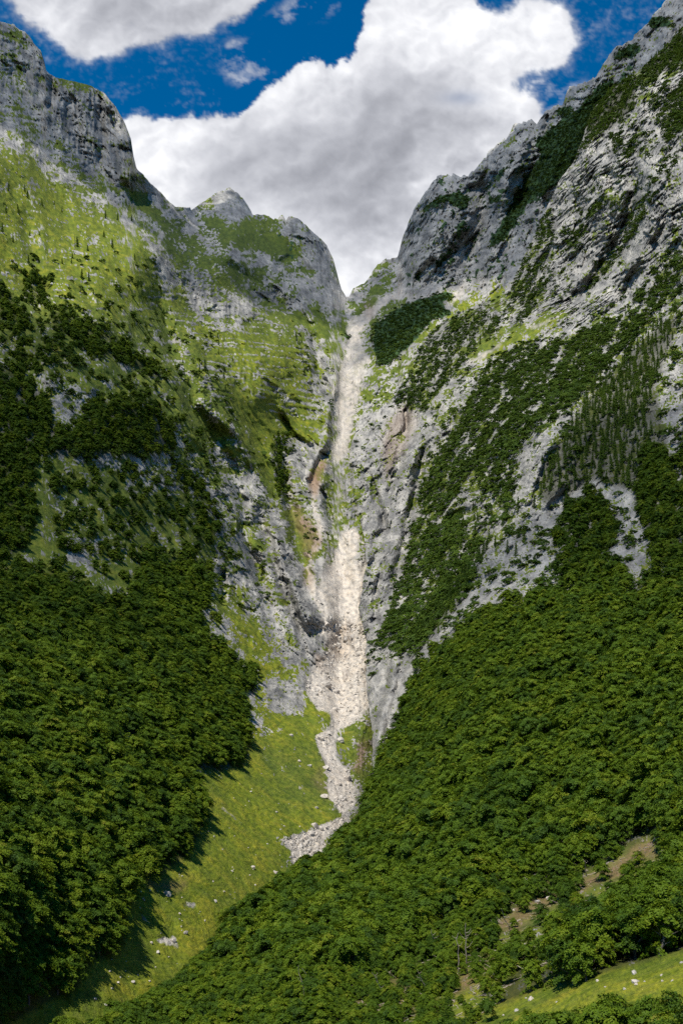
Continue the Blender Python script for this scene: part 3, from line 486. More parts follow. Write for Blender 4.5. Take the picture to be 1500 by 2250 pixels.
# ------------------------------------------------------------------ terrain meshes
def build_main(step=2.0):
    xs = np.concatenate([np.arange(-380, -20, 6.0), np.arange(-20, 1520, step), np.arange(1520, 1880, 8.0)]); nc = len(xs)
    sk = skyline(xs)
    t = np.linspace(0, 1, int(1700 / step)) ** 1.0
    ybot = 2420
    X = np.repeat(xs[None], len(t), 0); Y = sk[None] + (ybot - sk[None]) * t[:, None]
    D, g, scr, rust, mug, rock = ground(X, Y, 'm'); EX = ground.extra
    nr = len(t); V = world(X.ravel(), Y.ravel(), D)
    # back of the mountains: falls away behind the skyline
    nb = 14; top = V.reshape(nr, nc, 3)[0]; D0 = D.reshape(nr, nc)[0]
    back = []
    for k in range(nb, 0, -1):
        s = (k / nb) ** 1.6; P = top.copy(); away = s * 700
        P[:, 1] += away; P[:, 0] += away * (xs - CX) / F
        P[:, 2] = (top[:, 2] / D0) * P[:, 1] - away * (.25 + .55 * s) - 2 * s + 25 * s * fbm(xs / 50, xs * 0 + k / 3, 3, 200) - 25 * s
        back.append(P)
    V = np.concatenate([np.concatenate(back), V]); z = np.zeros(nb * nc)
    cat = lambda a, v=0: np.concatenate([z + v, a])
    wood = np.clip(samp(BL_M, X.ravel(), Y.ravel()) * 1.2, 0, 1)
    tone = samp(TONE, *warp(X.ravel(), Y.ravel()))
    keep = np.ones((nr + nb, nc), bool)
    hid = (X > interp(Y, EDGE) + 170) & (Y > 640); keep[nb:] = ~hid
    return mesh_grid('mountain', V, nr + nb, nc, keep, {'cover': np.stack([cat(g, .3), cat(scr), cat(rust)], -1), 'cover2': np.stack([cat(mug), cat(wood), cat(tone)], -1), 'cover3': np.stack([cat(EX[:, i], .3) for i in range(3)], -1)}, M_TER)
TONE = paint(.25, [(.72, [(-400, 270), (0, 320), (60, 345), (150, 420), (330, 540), (420, 660), (300, 700), (0, 640), (-400, 600)]), (.0, [(300, 400), (770, 600), (770, 760), (560, 660), (340, 540)]),
                   (.9, [(500, 1280), (760, 1560), (760, 1800), (640, 1900), (400, 2200), (-400, 2600), (-400, 1900), (400, 1700), (520, 1640), (480, 1400)]), (.35, [(560, 1640), (740, 1640), (756, 1795), (640, 1760)]),
                   (.7, [(500, 850), (720, 960), (640, 1100), (540, 960)]), (.7, [(400, 700), (740, 780), (730, 960), (520, 860)]), (.9, [(1000, 640), (1130, 600), (1130, 680), (930, 760)]), (0, [(765, 560), (860, 560), (900, 700), (800, 740), (765, 700)])], 14)
TONES = paint(.22, [(1, [(850, 2160), (1800, 1950), (1800, 2700), (850, 2700)]), (.9, [(1020, 800), (1240, 680), (1240, 710), (1060, 800)])], 10)
main = build_main(); main['kind'] = 'structure'; main['label'] = 'rocky mountain slopes either side of a pale gully'
def build_right(step=2.2):
    ys = np.concatenate([np.arange(-300, -20, 8.0), np.arange(-20, 1500, step), np.arange(1500, 2560, 3.5), np.arange(2560, 3400, 20.)]); nr = len(ys)
    e = sedge(ys); nc = 430; t = np.linspace(0, 1, nc) ** 1.15
    hi = np.maximum(1560, e + 60); X = e[:, None] + (hi - e)[:, None] * t[None]; ne = 45; tx = np.linspace(0, 1, ne + 1)[1:] ** 1.4; X = np.concatenate([X, hi[:, None] + (2700 - hi)[:, None] * tx[None]], 1); nc += ne; Y = np.repeat(ys[:, None], nc, 1)
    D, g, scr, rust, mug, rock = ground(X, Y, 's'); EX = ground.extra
    V = world(X.ravel(), Y.ravel(), D).reshape(nr, nc, 3)
    nb = 12; ed = V[:, 0]; D0 = D.reshape(nr, nc)[:, 0]; back = []
    for k in range(nb, 0, -1):
        s = (k / nb) ** 1.5; P = ed.copy(); away = s * D0 * .22
        dx = 3 + 46 * s                                          # curls behind the edge, away from the viewer
        P[:, 1] += away; P[:, 0] = (e + dx - CX) / F * P[:, 1]; P[:, 2] = ed[:, 2] / D0 * P[:, 1] - away * .35 * s
        back.append(P)
    V = np.concatenate([np.stack(back, 1), V], 1).reshape(-1, 3)
    cat = lambda a, v=0: np.concatenate([np.full((nr, nb), v), a.reshape(nr, nc)], 1).ravel()
    xr, yr = X.ravel(), Y.ravel()
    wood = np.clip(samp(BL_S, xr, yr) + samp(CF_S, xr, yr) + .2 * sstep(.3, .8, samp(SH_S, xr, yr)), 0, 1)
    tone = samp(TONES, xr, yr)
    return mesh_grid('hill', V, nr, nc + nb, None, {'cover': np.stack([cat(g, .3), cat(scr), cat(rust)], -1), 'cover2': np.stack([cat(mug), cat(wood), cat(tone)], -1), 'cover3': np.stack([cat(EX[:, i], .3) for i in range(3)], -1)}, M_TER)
right = build_right(); right['kind'] = 'structure'; right['label'] = 'wooded right-hand slope with pale rock faces'
# the valley floor and far ground, one sheet that reaches the horizon, below everything
gm = bpy.data.meshes.new('ground'); gv = []; gf = []
for j in range(21):
    for i in range(21):
        gx, gy = -9000 + 900 * i, -9000 + 900 * j
        gv.append((gx, gy, -160 - 40 * math.sin(gx * .0011) * math.cos(gy * .0009)))
for j in range(20):
    for i in range(20): a = j * 21 + i; gf.append((a, a + 1, a + 22, a + 21))
gm.from_pydata(gv, [], gf); gm.materials.append(M_TER); go = bpy.data.objects.new('ground', gm); COL.objects.link(go); go['kind'] = 'structure'
print('terrain', time.time() - T0)

# ------------------------------------------------------------------ sky dome with cumulus clouds
def sky_dome():
    CA = [(20, -20), (45, 45), (120, 95), (165, 120), (205, 138), (250, 118), (300, 100), (345, 98), (400, 78), (450, 72), (500, 48), (545, 30), (600, -20), (620, -120), (560, -600), (-700, -600), (-700, -60), (-40, -60)]
    CB = [(200, 330), (250, 270), (285, 262), (330, 256), (360, 262), (395, 266), (415, 266), (450, 258), (500, 258), (540, 262), (560, 225), (600, 190), (640, 165), (665, 138), (695, 132), (710, 150), (725, 158), (760, 135), (788, 128),
          (800, 70), (802, 25), (830, -20), (870, -70), (1010, -80), (1050, 15), (1080, 38), (1100, 30), (1150, 0), (1210, -10), (1255, 30), (1268, 90), (1235, 150), (1170, 165), (1125, 175), (1128, 205), (1160, 195), (1188, 235), (1230, 330), (1400, 500), (1300, 900), (300, 900), (200, 600)]
    m = blur(fill(CA) | fill(CB), 14)
    wisp = paint(0, [(.40, [(470, 110), (520, 80), (570, 110), (600, 150), (560, 200), (520, 190), (490, 150)]), (.34, [(560, 40), (640, 0), (760, 0), (780, 20), (680, 30), (600, 60)]), (.42, [(1120, 20), (1290, 10), (1320, 60), (1280, 130), (1180, 200), (1120, 160)]), (.35, [(1450, 560), (1100, 210), (1300, 180)])], 22)
    gray = paint(0, [(1, [(700, 260), (880, 130), (1010, 190), (1110, 260), (1080, 310), (1000, 360), (930, 420), (900, 520), (820, 560), (740, 540), (680, 470), (560, 450), (420, 440), (400, 390), (520, 350), (620, 330)]),
                     (.75, [(440, 320), (520, 270), (640, 240), (700, 300), (560, 400), (430, 400)]), (.55, [(250, -100), (450, -60), (620, 0), (520, 50), (360, 90), (200, 100), (150, 40)]), (.8, [(900, 200), (1010, 200), (1010, 330), (900, 380)]),
                     (.0, [(700, 580), (860, 580), (820, 700), (700, 700)])], 42)
    step = 3.2
    xs = np.concatenate([np.arange(-700, -30, 14.0), np.arange(-30, 1530, step), np.arange(1530, 2280, 14.0)])
    ys = np.concatenate([np.arange(-690, -30, 14.0), np.arange(-30, 700, step), np.arange(700, 1900, 30.0)])
    X, Y = np.meshgrid(xs, ys); x, y = X.ravel().astype(np.float32), Y.ravel().astype(np.float32)
    wx = x + 16 * fbm(x / 60, y / 60, 4, 300); wy = y + 16 * fbm(x / 60, y / 60, 4, 306)
    def heads(x, y, wx, wy):
        b = 0; n = 0; g = 1
        for i in range(6):
            f = 2.05 ** i; b = b + g * (1 - 2.3 * np.abs(noise2(wx / 165 * f, wy / 140 * f, 320 + i) + .12 * noise2(x / 50, y / 50, 340 + i))); n += g; g *= .50
        return b / n
    bil = heads(x, y, wx, wy); d = samp(m, wx, wy) + .20 * bil
    wi = samp(wisp, wx, wy); soft = fbm(x / 70, y / 48, 6, 330, .6)
    # soft ragged edges on the upper left cloud and the right end, firmer heads on the main one
    crisp = sstep(480, 620, x + .3 * y) * sstep(1110, 1010, x - .2 * y); edge = .14 + .32 * (1 - crisp) * sstep(330, 160, y)
    a = sstep(.5 - edge, .5 + edge, d + .26 * soft * (1 - .8 * crisp) + .30 * fbm(x / 15, y / 12, 5, 350, .6)); a = np.maximum(a, np.clip((wi * 1.1 + soft * 1.3 - .25) * 1.2, 0, .55) * sstep(.05, .25, wi))
    a = a * (1 - .35 * (1 - crisp) * sstep(.9, .3, a + .5 * soft))
    hole = np.exp(-(((x - 1015) / 44) ** 2 + ((y - 215) / 15) ** 2)) * .30; a = a * (1 - hole)
    # light on the heads: relief of the thickness seen from the sun side
    rel = 0
    for e, k in ((5., .12), (16., .6), (40., .8)):
        rel = rel + k * np.clip((bil - heads(x - e * .6, y - e * .8, wx - e * .6, wy - e * .8)) * (1.6 if e < 8 else 1.0), -1, 1)
    gm_ = samp(gray, wx + 24 * soft, wy + 24 * soft); depth = sstep(.5, 1.05, samp(m, x, y))
    lum = .93 - .30 * gm_ + .13 * rel * (1 - .45 * gm_) + .045 * soft * (.4 + gm_) - .06 * (1 - depth) * (1 - gm_)
    lum = lum - .09 * sstep(700, 560, x) * sstep(200, 60, y)
    lum = lum + .0 * bil
    lum = .88 * np.clip(lum, .3, 1.02) ** 1.9
    lum *= (.93 + .07 * a); gg = np.clip(1 - lum, 0, 1)
    colr = np.stack([lum * (1 - .10 * gg), lum * (1 - .06 * gg), lum * (1 + .10 * gg)], -1)
    R = 14000.0; dirv = np.stack([(x - CX) / F, np.ones_like(x), (CY - y) / F], -1); dirv /= np.linalg.norm(dirv, axis=1)[:, None]
    mm = bpy.data.materials.new('sky_clouds'); mm.use_nodes = True; n = mm.node_tree; n.nodes.clear(); q = N(n)
    out = q.new('ShaderNodeOutputMaterial'); em = q.new('ShaderNodeEmission'); tr = q.new('ShaderNodeBsdfTransparent'); mx = q.new('ShaderNodeMixShader')
    c = q.attr('cloud'); al = q.attr('thickness'); sp = q.new('ShaderNodeSeparateColor'); q.l(al.outputs['Color'], sp.inputs[0])
    q.l(c.outputs['Color'], em.inputs[0]); q.l(sp.outputs[0], mx.inputs[0]); q.l(tr.outputs[0], mx.inputs[1]); q.l(em.outputs[0], mx.inputs[2]); q.l(mx.outputs[0], out.inputs[0])
    o = mesh_grid('sky', dirv * R, len(ys), len(xs), None, {'cloud': colr, 'thickness': np.stack([a] * 3, -1)}, mm)
    o['kind'] = 'structure'; return o
sky_dome()
def shade_cloud(name, lab, side, pts, alt, thick, seed, m=None):  # added unseen cloud, outlined along the sun direction to shade one ground patch
    P = np.array(pts, float); L = np.exp((LM if side == 'm' else LS)(P[:, 0], P[:, 1])); W = world(P[:, 0], P[:, 1], L)
    k = (alt - W[:, 2]) / sdir[2]; Q = W + sdir[None] * k[:, None]; Q = Q[:, :2]; c = Q.mean(0)
    bb0, bb1 = Q.min(0) - 60, Q.max(0) + 60; n = 72; gx = np.linspace(bb0[0], bb1[0], n); gy = np.linspace(bb0[1], bb1[1], n); X, Y = np.meshgrid(gx, gy); x, y = X.ravel(), Y.ravel()
    ins = np.zeros(len(x), bool); dist = polyd(x, y, [tuple(q) for q in Q] + [tuple(Q[0])])
    for (x1, y1), (x2, y2) in zip(Q, np.roll(Q, -1, 0)):
        if y1 != y2: ins ^= ((y >= min(y1, y2)) & (y < max(y1, y2)) & (x < x1 + (y - y1) * (x2 - x1) / (y2 - y1)))
    sd = np.where(ins, dist, -dist) + 55 * fbm(x / 170, y / 170, 4, seed)
    h = np.sqrt(np.clip(sd, 0, 260) / 260); lump = .6 + .55 * fbm(x / 120, y / 120, 4, seed + 5)
    top = alt + thick * h * lump; bot = alt - thick * .25 * h * (1 + .3 * fbm(x / 90, y / 90, 3, seed + 9))
    idx = np.arange(n * n).reshape(n, n); q = np.stack([idx[:-1, :-1], idx[:-1, 1:], idx[1:, 1:], idx[1:, :-1]], -1).reshape(-1, 4); q = q[(sd[q] > 0).all(1)]
    V = np.concatenate([np.stack([x, y, top], -1), np.stack([x, y, bot], -1)]); fs = np.concatenate([q, q[:, ::-1] + n * n])
    used, inv = np.unique(fs, return_inverse=True); me = bpy.data.meshes.new(name); me.from_pydata(V[used].tolist(), [], inv.reshape(-1, 4).tolist()); me.materials.append(m or M_SHADE_CLOUD)
    o = bpy.data.objects.new(name, me); COL.objects.link(o); o['label'] = lab; o['category'] = 'cloud'; o['kind'] = 'structure'
M_SHADE_CLOUD, _n, _b = mat('shade_cloud_vapour'); _b.inputs['Base Color'].default_value = (.9, .9, .92, 1); _q = N(_n); _t = _q.new('ShaderNodeBsdfTransparent'); _m = _q.new('ShaderNodeMixShader'); _m.inputs[0].default_value = .34  # half-clear material of the clouds added to cast shade
_q.l(_t.outputs[0], _m.inputs[1]); _q.l(_b.outputs[0], _m.inputs[2]); _q.l(_m.outputs[0], _n.nodes['Material Output'].inputs[0])
M_SHADE_THIN = M_SHADE_CLOUD.copy(); [setattr(x.inputs[0], 'default_value', .24) for x in M_SHADE_THIN.node_tree.nodes if x.type == 'MIX_SHADER']
shade_cloud('cloud', 'unseen cloud added to shade the left cliff and saddle', 'm', [(-300, -200), (0, 40), (100, 110), (240, 200), (300, 370), (430, 460), (505, 410), (620, 480), (720, 540), (768, 650), (750, 740), (680, 700), (560, 680), (470, 690), (400, 640), (340, 550), (250, 450), (140, 370), (60, 310), (-60, 260), (-300, 240)], 3300, 160, 700)
shade_cloud('cloud', 'unseen cloud added to shade the right back mountain', 'm', [(768, 640), (850, 560), (950, 380), (1040, 370), (1180, 250), (1300, 160), (1500, 0), (1700, -200), (1800, 200), (1500, 420), (1250, 560), (1130, 645), (1010, 640), (960, 720), (860, 800), (770, 790), (760, 700)], 3500, 160, 710)
shade_cloud('cloud', 'unseen cloud added to shade the upper left woods', 'm', [(-300, 700), (60, 740), (240, 800), (370, 930), (420, 1100), (430, 1250), (410, 1420), (480, 1540), (300, 1500), (100, 1400), (-300, 1350)], 3100, 110, 720, M_SHADE_THIN)
shade_cloud('cloud', 'small unseen cloud added to shade the right slope', 's', [(1220, 980), (1320, 930), (1500, 900), (1750, 900), (1750, 1330), (1500, 1330), (1350, 1310), (1180, 1320), (1060, 1310), (1000, 1290), (1060, 1220), (1150, 1130)], 3100, 100, 730, M_SHADE_THIN)
print('sky', time.time() - T0)
# ------------------------------------------------------------------ leaves, wood, stone
def leaf_mat(name, stops, trans=.22, dead=0):
    m, n, b = mat(name); q = N(n)
    oi = q.new('ShaderNodeObjectInfo'); at = q.attr('tint'); sp = q.new('ShaderNodeSeparateColor'); q.l(at.outputs['Color'], sp.inputs[0])
    f = q.math('ADD', q.math('MULTIPLY', oi.outputs['Random'], .58), q.math('MULTIPLY', sp.outputs[0], .40))
    c = q.ramp(f, stops).outputs[0]
    q.l(c, b.inputs['Base Color']); b.inputs['Roughness'].default_value = .65; b.inputs['Specular IOR Level'].default_value = .2
    t = q.new('ShaderNodeBsdfTranslucent'); q.l(q.mix(.5, c, (.12, .17, .01)), t.inputs[0])
    mx = q.new('ShaderNodeMixShader'); mx.inputs[0].default_value = trans; q.l(b.outputs[0], mx.inputs[1]); q.l(t.outputs[0], mx.inputs[2])
    q.l(mx.outputs[0], n.nodes['Material Output'].inputs[0]); return m
M_LEAF = leaf_mat('beech_leaves', [(0, (.020, .050, .006)), (.25, (.046, .094, .005)), (.5, (.080, .138, .005)), (.75, (.120, .178, .006)), (.93, (.165, .20, .010)), (1, (.19, .165, .025))], .30)
M_NEED = leaf_mat('larch_needles', [(0, (.040, .080, .010)), (.4, (.070, .125, .012)), (.75, (.105, .17, .016)), (1, (.14, .20, .022))], .3)
M_PINE = leaf_mat('pine_scrub', [(0, (.032, .070, .009)), (.5, (.062, .114, .010)), (.85, (.10, .155, .012)), (1, (.125, .17, .014))], .18)
def bark_mat(name, a, b_):
    m, n, b = mat(name); q = N(n); tc = q.new('ShaderNodeTexCoord'); nn = q.noise(tc.outputs['Object'], 5, 6, .7)
    q.l(q.ramp(nn.outputs[0], [(.35, a), (.65, b_)]).outputs[0], b.inputs['Base Color']); return m
M_BARK = bark_mat('bark', (.07, .06, .05), (.16, .14, .12)); M_DEAD = bark_mat('bare_wood', (.20, .16, .12), (.42, .36, .30))
def stone_mat():
    m, n, b = mat('limestone'); q = N(n); tc = q.new('ShaderNodeTexCoord'); oi = q.new('ShaderNodeObjectInfo')
    nn = q.noise(tc.outputs['Object'], 1.6, 8, .7); c = q.ramp(nn.outputs[0], [(.3, (.18, .17, .16)), (.45, (.35, .33, .31)), (.65, (.52, .49, .45))]).outputs[0]
    c = q.mix(q.math('MULTIPLY', oi.outputs['Random'], .35), c, (.50, .40, .30)); q.l(c, b.inputs['Base Color'])
    bp = q.new('ShaderNodeBump'); bp.inputs['Strength'].default_value = .6; bp.inputs['Distance'].default_value = .15; q.l(nn.outputs[0], bp.inputs['Height']); q.l(bp.outputs[0], b.inputs['Normal']); return m
M_STONE = stone_mat()

def quads_mesh(name, C, U, W, tint, m):
    """one small leaf-spray face per centre C with half axes U, W"""
    n = len(C); V = np.stack([C - U, C - W * .8 + U * .1, C + U, C + W * .8 - U * .1], 1).reshape(-1, 3)
    me = bpy.data.meshes.new(name); me.vertices.add(4 * n); me.vertices.foreach_set('co', V.astype(np.float32).ravel())
    me.loops.add(4 * n); me.loops.foreach_set('vertex_index', np.arange(4 * n, dtype=np.int32)); me.polygons.add(n)
    me.polygons.foreach_set('loop_start', np.arange(0, 4 * n, 4, dtype=np.int32)); me.polygons.foreach_set('loop_total', np.full(n, 4, np.int32)); me.update(calc_edges=True)
    a = me.color_attributes.new('tint', 'FLOAT_COLOR', 'POINT'); c = np.ones((4 * n, 4), np.float32); c[:, :3] = np.repeat(tint, 4)[:, None]; a.data.foreach_set('color', c.ravel())
    me.materials.append(m); return me
def unit(v): return v / (np.linalg.norm(v, axis=-1, keepdims=True) + 1e-9)
def beech_crown(seed, H=7.6, R=2.8, npad=90, nl=74, leaf=.28):
    r = np.random.default_rng(seed); C = []; Nn = []; T = []
    lobes = [(r.normal(0, .45) * R * .5, r.normal(0, .45) * R * .5, H * r.uniform(.27, .70), R * r.uniform(.55, .82), H * r.uniform(.24, .34)) for _ in range(5)]
    lobes.append((0, 0, H * .70, R * .55, H * .30))
    for k in range(npad):
        lx, ly, lz, lr, lh = lobes[k % 6]; v = r.normal(size=3); v /= np.linalg.norm(v); v[2] = abs(v[2]) if r.random() < .72 else v[2]
        rad = r.uniform(.72, 1.12); c = np.array([lx + v[0] * lr * rad, ly + v[1] * lr * rad, lz + v[2] * lh * rad])
        out = unit(np.array([v[0] + .3 * lx, v[1] + .3 * ly, .001])); pr = R * r.uniform(.17, .33)
        a = r.random(nl) * 2 * np.pi; q = np.sqrt(r.random(nl)) * pr; e2 = np.array([-out[1], out[0], 0])
        slope = -.25 - .5 * (1 - v[2]) * .5 + r.normal(0, .15)
        L = c + np.outer(np.cos(a) * q * 1.35, out + np.array([0, 0, slope])) + np.outer(np.sin(a) * q * .8, e2) + np.outer(-.5 * (q / pr) ** 2 * pr * .5 + r.normal(0, .13, nl), [0, 0, 1])
        C.append(L); Nn.append(unit(np.outer(np.ones(nl), [0, 0, .7]) + .5 * v + .35 * out + r.normal(0, .45, (nl, 3))))
        T.append(np.clip(.5 + .24 * r.normal() + .14 * r.normal(size=nl), 0, 1))
    C = np.concatenate(C); Nn = np.concatenate(Nn); T = np.concatenate(T)
    t = unit(np.cross(Nn, r.normal(size=Nn.shape))); b2 = np.cross(Nn, t); s = (leaf * r.uniform(.5, 1.15, len(C)))[:, None]
    return quads_mesh('crown', C, t * s * .75, b2 * s * .5, T, M_LEAF)
def larch_crown(seed, H=12, R=3.3, leaf=.36, n_w=26, dens=8):
    r = np.random.default_rng(seed); C = []; D_ = []; T = []
    for k in range(n_w):
        z = H * (.10 + .88 * k / n_w); L = R * (1 - k / n_w) ** .8 + .12
        for j in range(7):
            ph = r.random() * 6.28; l = L * r.uniform(.6, 1.1); n = int(3 + dens * l); s = r.random(n) ** .8 * l
            d = np.array([math.cos(ph), math.sin(ph), 0.0])
            P = np.outer(s, d); P[:, 2] = z - .18 * s + .05 * s * s + r.normal(0, .10, n); P[:, :2] += r.normal(0, .14, (n, 2))
            C.append(P); D_.append(np.tile(d, (n, 1))); T.append(np.clip(.3 + .5 * s / (R + .1) + r.normal(0, .12, n), 0, 1))
    C = np.concatenate(C); D_ = np.concatenate(D_); T = np.concatenate(T); Nn = unit(np.array([0, 0, .8]) + .5 * D_ + r.normal(0, .5, C.shape))
    t = unit(D_ - Nn * (D_ * Nn).sum(1, keepdims=True)); b2 = np.cross(Nn, t); s = (leaf * r.uniform(.5, 1.1, len(C)))[:, None]
    return quads_mesh('crown', C, t * s, b2 * s * .45, T, M_NEED)
def scrub_crown(seed, H=2.3, R=2.1):
    r = np.random.default_rng(seed); C = []; T = []; N0 = []
    for k in range(34):
        ph = r.random() * 6.28; q = math.sqrt(r.random()) * R; zc = H * (.15 + .7 * math.sqrt(max(0, 1 - (q / R) ** 2)) * r.uniform(.6, 1.05)); n = 30; pr = .52
        c = np.array([math.cos(ph) * q, math.sin(ph) * q, zc]); v = unit(r.normal(size=(n, 3))); v[:, 2] = np.abs(v[:, 2])
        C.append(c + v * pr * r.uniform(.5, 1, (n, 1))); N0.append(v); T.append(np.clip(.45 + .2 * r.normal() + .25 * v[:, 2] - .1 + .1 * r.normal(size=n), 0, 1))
    C = np.concatenate(C); N0 = np.concatenate(N0); T = np.concatenate(T); Nn = unit(N0 + np.array([0, 0, .6]) + r.normal(0, .35, C.shape))
    t = unit(np.cross(Nn, r.normal(size=Nn.shape))); b2 = np.cross(Nn, t); s = (.26 * r.uniform(.6, 1.1, len(C)))[:, None]
    return quads_mesh('crown', C, t * s, b2 * s * .6, T, M_PINE)
def tubes(name, lines, m, seg=6):
    V = []; Fc = []
    for P, R in lines:
        P = np.array(P, float); b0 = len(V)
        for i, p in enumerate(P):
            d = P[min(i + 1, len(P) - 1)] - P[max(i - 1, 0)]; d /= np.linalg.norm(d) + 1e-9
            a = np.cross(d, [0.3, 1, .2]); a /= np.linalg.norm(a); c = np.cross(d, a)
            for k in range(seg): t = 2 * math.pi * k / seg; V.append(tuple(p + (a * math.cos(t) + c * math.sin(t)) * R[i]))
        for i in range(len(P) - 1):
            for k in range(seg): k2 = (k + 1) % seg; Fc.append((b0 + i * seg + k, b0 + i * seg + k2, b0 + (i + 1) * seg + k2, b0 + (i + 1) * seg + k))
        Fc.append(tuple(b0 + (len(P) - 1) * seg + k for k in range(seg)))
    me = bpy.data.meshes.new(name); me.from_pydata(V, [], Fc); me.materials.append(m); return me
def beech_trunk(seed, H=7.6):
    r = random.Random(seed); L = []
    P = [(0, 0, -1.2), (0, 0, 0)] + [(r.gauss(0, .12) * k, r.gauss(0, .12) * k, H * .8 * k / 4) for k in range(1, 5)]
    L.append((P, [.24, .20, .17, .13, .09, .03]))
    for k in range(9):
        a = r.random() * 6.28; z = H * r.uniform(.2, .6); l = r.uniform(1.2, 2.3)
        L.append(([(0, 0, z), (math.cos(a) * l * .5, math.sin(a) * l * .5, z + l * .35), (math.cos(a) * l, math.sin(a) * l, z + l * .6)], [.07, .05, .02]))
    return tubes('trunk', L, M_BARK)
def larch_trunk(seed, H=12):
    return tubes('trunk', [([(0, 0, -1.5), (0, 0, 0), (0.05, 0, H * .5), (0, 0, H * .97)], [.22, .19, .10, .02])], M_BARK)

def label(o, lab, cat=None, group=None, kind=None):
    o['label'] = lab
    if cat: o['category'] = cat
    if group: o['group'] = group
    if kind: o['kind'] = kind
def add(name, me, parent=None, loc=None):
    o = bpy.data.objects.new(name, me); COL.objects.link(o)
    if parent is not None: o.parent = parent
    if loc is not None: o.location = loc
    return o

# ------------------------------------------------------------------ where trees stand
def scatter(side, masks, box, n, spacing, hpx_m, thr=.5, seed=1, dmin=0, size=None, strips=0):
    """random spots thinned to a minimum distance; the map must say wood at the root and below the tree's top"""
    r = np.random.default_rng(seed); x = r.uniform(box[0], box[2], n); y = r.uniform(box[1], box[3], n)
    jx = x + 10 * fbm(x / 34, y / 34, 4, 400 + seed); jy = y + 10 * fbm(x / 34, y / 34, 4, 410 + seed)
    L = np.exp((LM if side == 'm' else LS)(x, y)); hp = hpx_m * F / L
    v = samp(masks, jx, jy)
    if strips: v = v * (.18 + .82 * sstep(-.14, .03, fbm((x * .86 + y * .52) / 16, (-x * .52 + y * .86) / 105, 4, 440 + seed) + (v - .75) * .35))
    v2 = samp(masks, jx, jy - hp * .75); u = r.random(n)
    clump = .3 + 1.5 * sstep(-.12, .16, fbm(x / 24, y / 24, 3, 430 + seed))
    ok = (v > .03) & ((v2 > .45) | (v < .75) | (y > 2285)); stay = (v > .85) | (u < v * clump)
    if side == 'm': ok &= (x < interp(y, EDGE) + 25) | (y < 600); ok &= y > skyline(x) + 6
    else: ok &= x > interp(y, EDGE) + 2
    x, y, stay = x[ok], y[ok], stay[ok]; D, g, s_, r_, m_, k_ = ground(x, y, side); P = world(x, y, D); keep = []; cells = {}
    S = np.full(len(x), 1.0) if size is None else size(x, y)
    for i in range(len(P)):
        sp = spacing * S[i]; c = tuple((P[i] // spacing).astype(int)); bad = False
        for a in (-1, 0, 1):
            for b in (-1, 0, 1):
                for d in (-1, 0, 1):
                    for j in cells.get((c[0] + a, c[1] + b, c[2] + d), ()):
                        if ((P[i] - P[j]) ** 2).sum() < sp * sp: bad = True; break
                    if bad: break
                if bad: break
            if bad: break
        if not bad: cells.setdefault(c, []).append(i); keep.append(i)
    k = np.array(keep, int); k = k[stay[k]]; return P[k], x[k], y[k], S[k]
SMALL = paint(0, [(1, [(720, 2300), (740, 2180), (880, 2090), (1050, 2010), (1150, 1950), (1270, 1920), (1430, 1840), (1480, 1860), (1480, 1940), (1300, 2060), (1180, 2130), (1100, 2200), (960, 2330)])], 4)
def near_size(x, y):
    return np.where(samp(SMALL, np.asarray(x), np.asarray(y)) > .5, .52, 1.) * np.where((y > 2200) & (x > 960), np.where(y > 2285, .66, .36), 1.) * np.where((y > 2150) & (x < 961), .62, 1.) * interp(np.asarray(y), [(-500, 1), (1900, 1), (2100, .85), (2200, .8), (2700, .8)])
bl = scatter('s', BL_S, (-200, 1000, 1850, 2500), 150000, 2.45, 5, seed=1, size=near_size)
blm = scatter('m', BL_M, (-150, 560, 700, 2330), 110000, 2.5, 5.5, seed=2, size=lambda x, y: np.interp(y + .35 * x, [900, 1250, 1450], [.8, .85, 1.]))
cfs = scatter('s', CF_S, (820, 20, 1600, 1450), 42000, 4.0, 6, seed=3); cfm = scatter('m', CF_M, (-80, 420, 720, 1200), 9000, 6.0, 6, seed=4)
shs = scatter('s', SH_S, (760, -40, 1600, 1500), 110000, 2.1, 1.5, seed=5, strips=1); shm = scatter('m', SHRUB_M, (-80, 420, 900, 1600), 20000, 2.6, 1, seed=6)
print('spots', len(bl[0]), len(blm[0]), len(cfs[0]), len(cfm[0]), len(shs[0]), len(shm[0]), time.time() - T0)

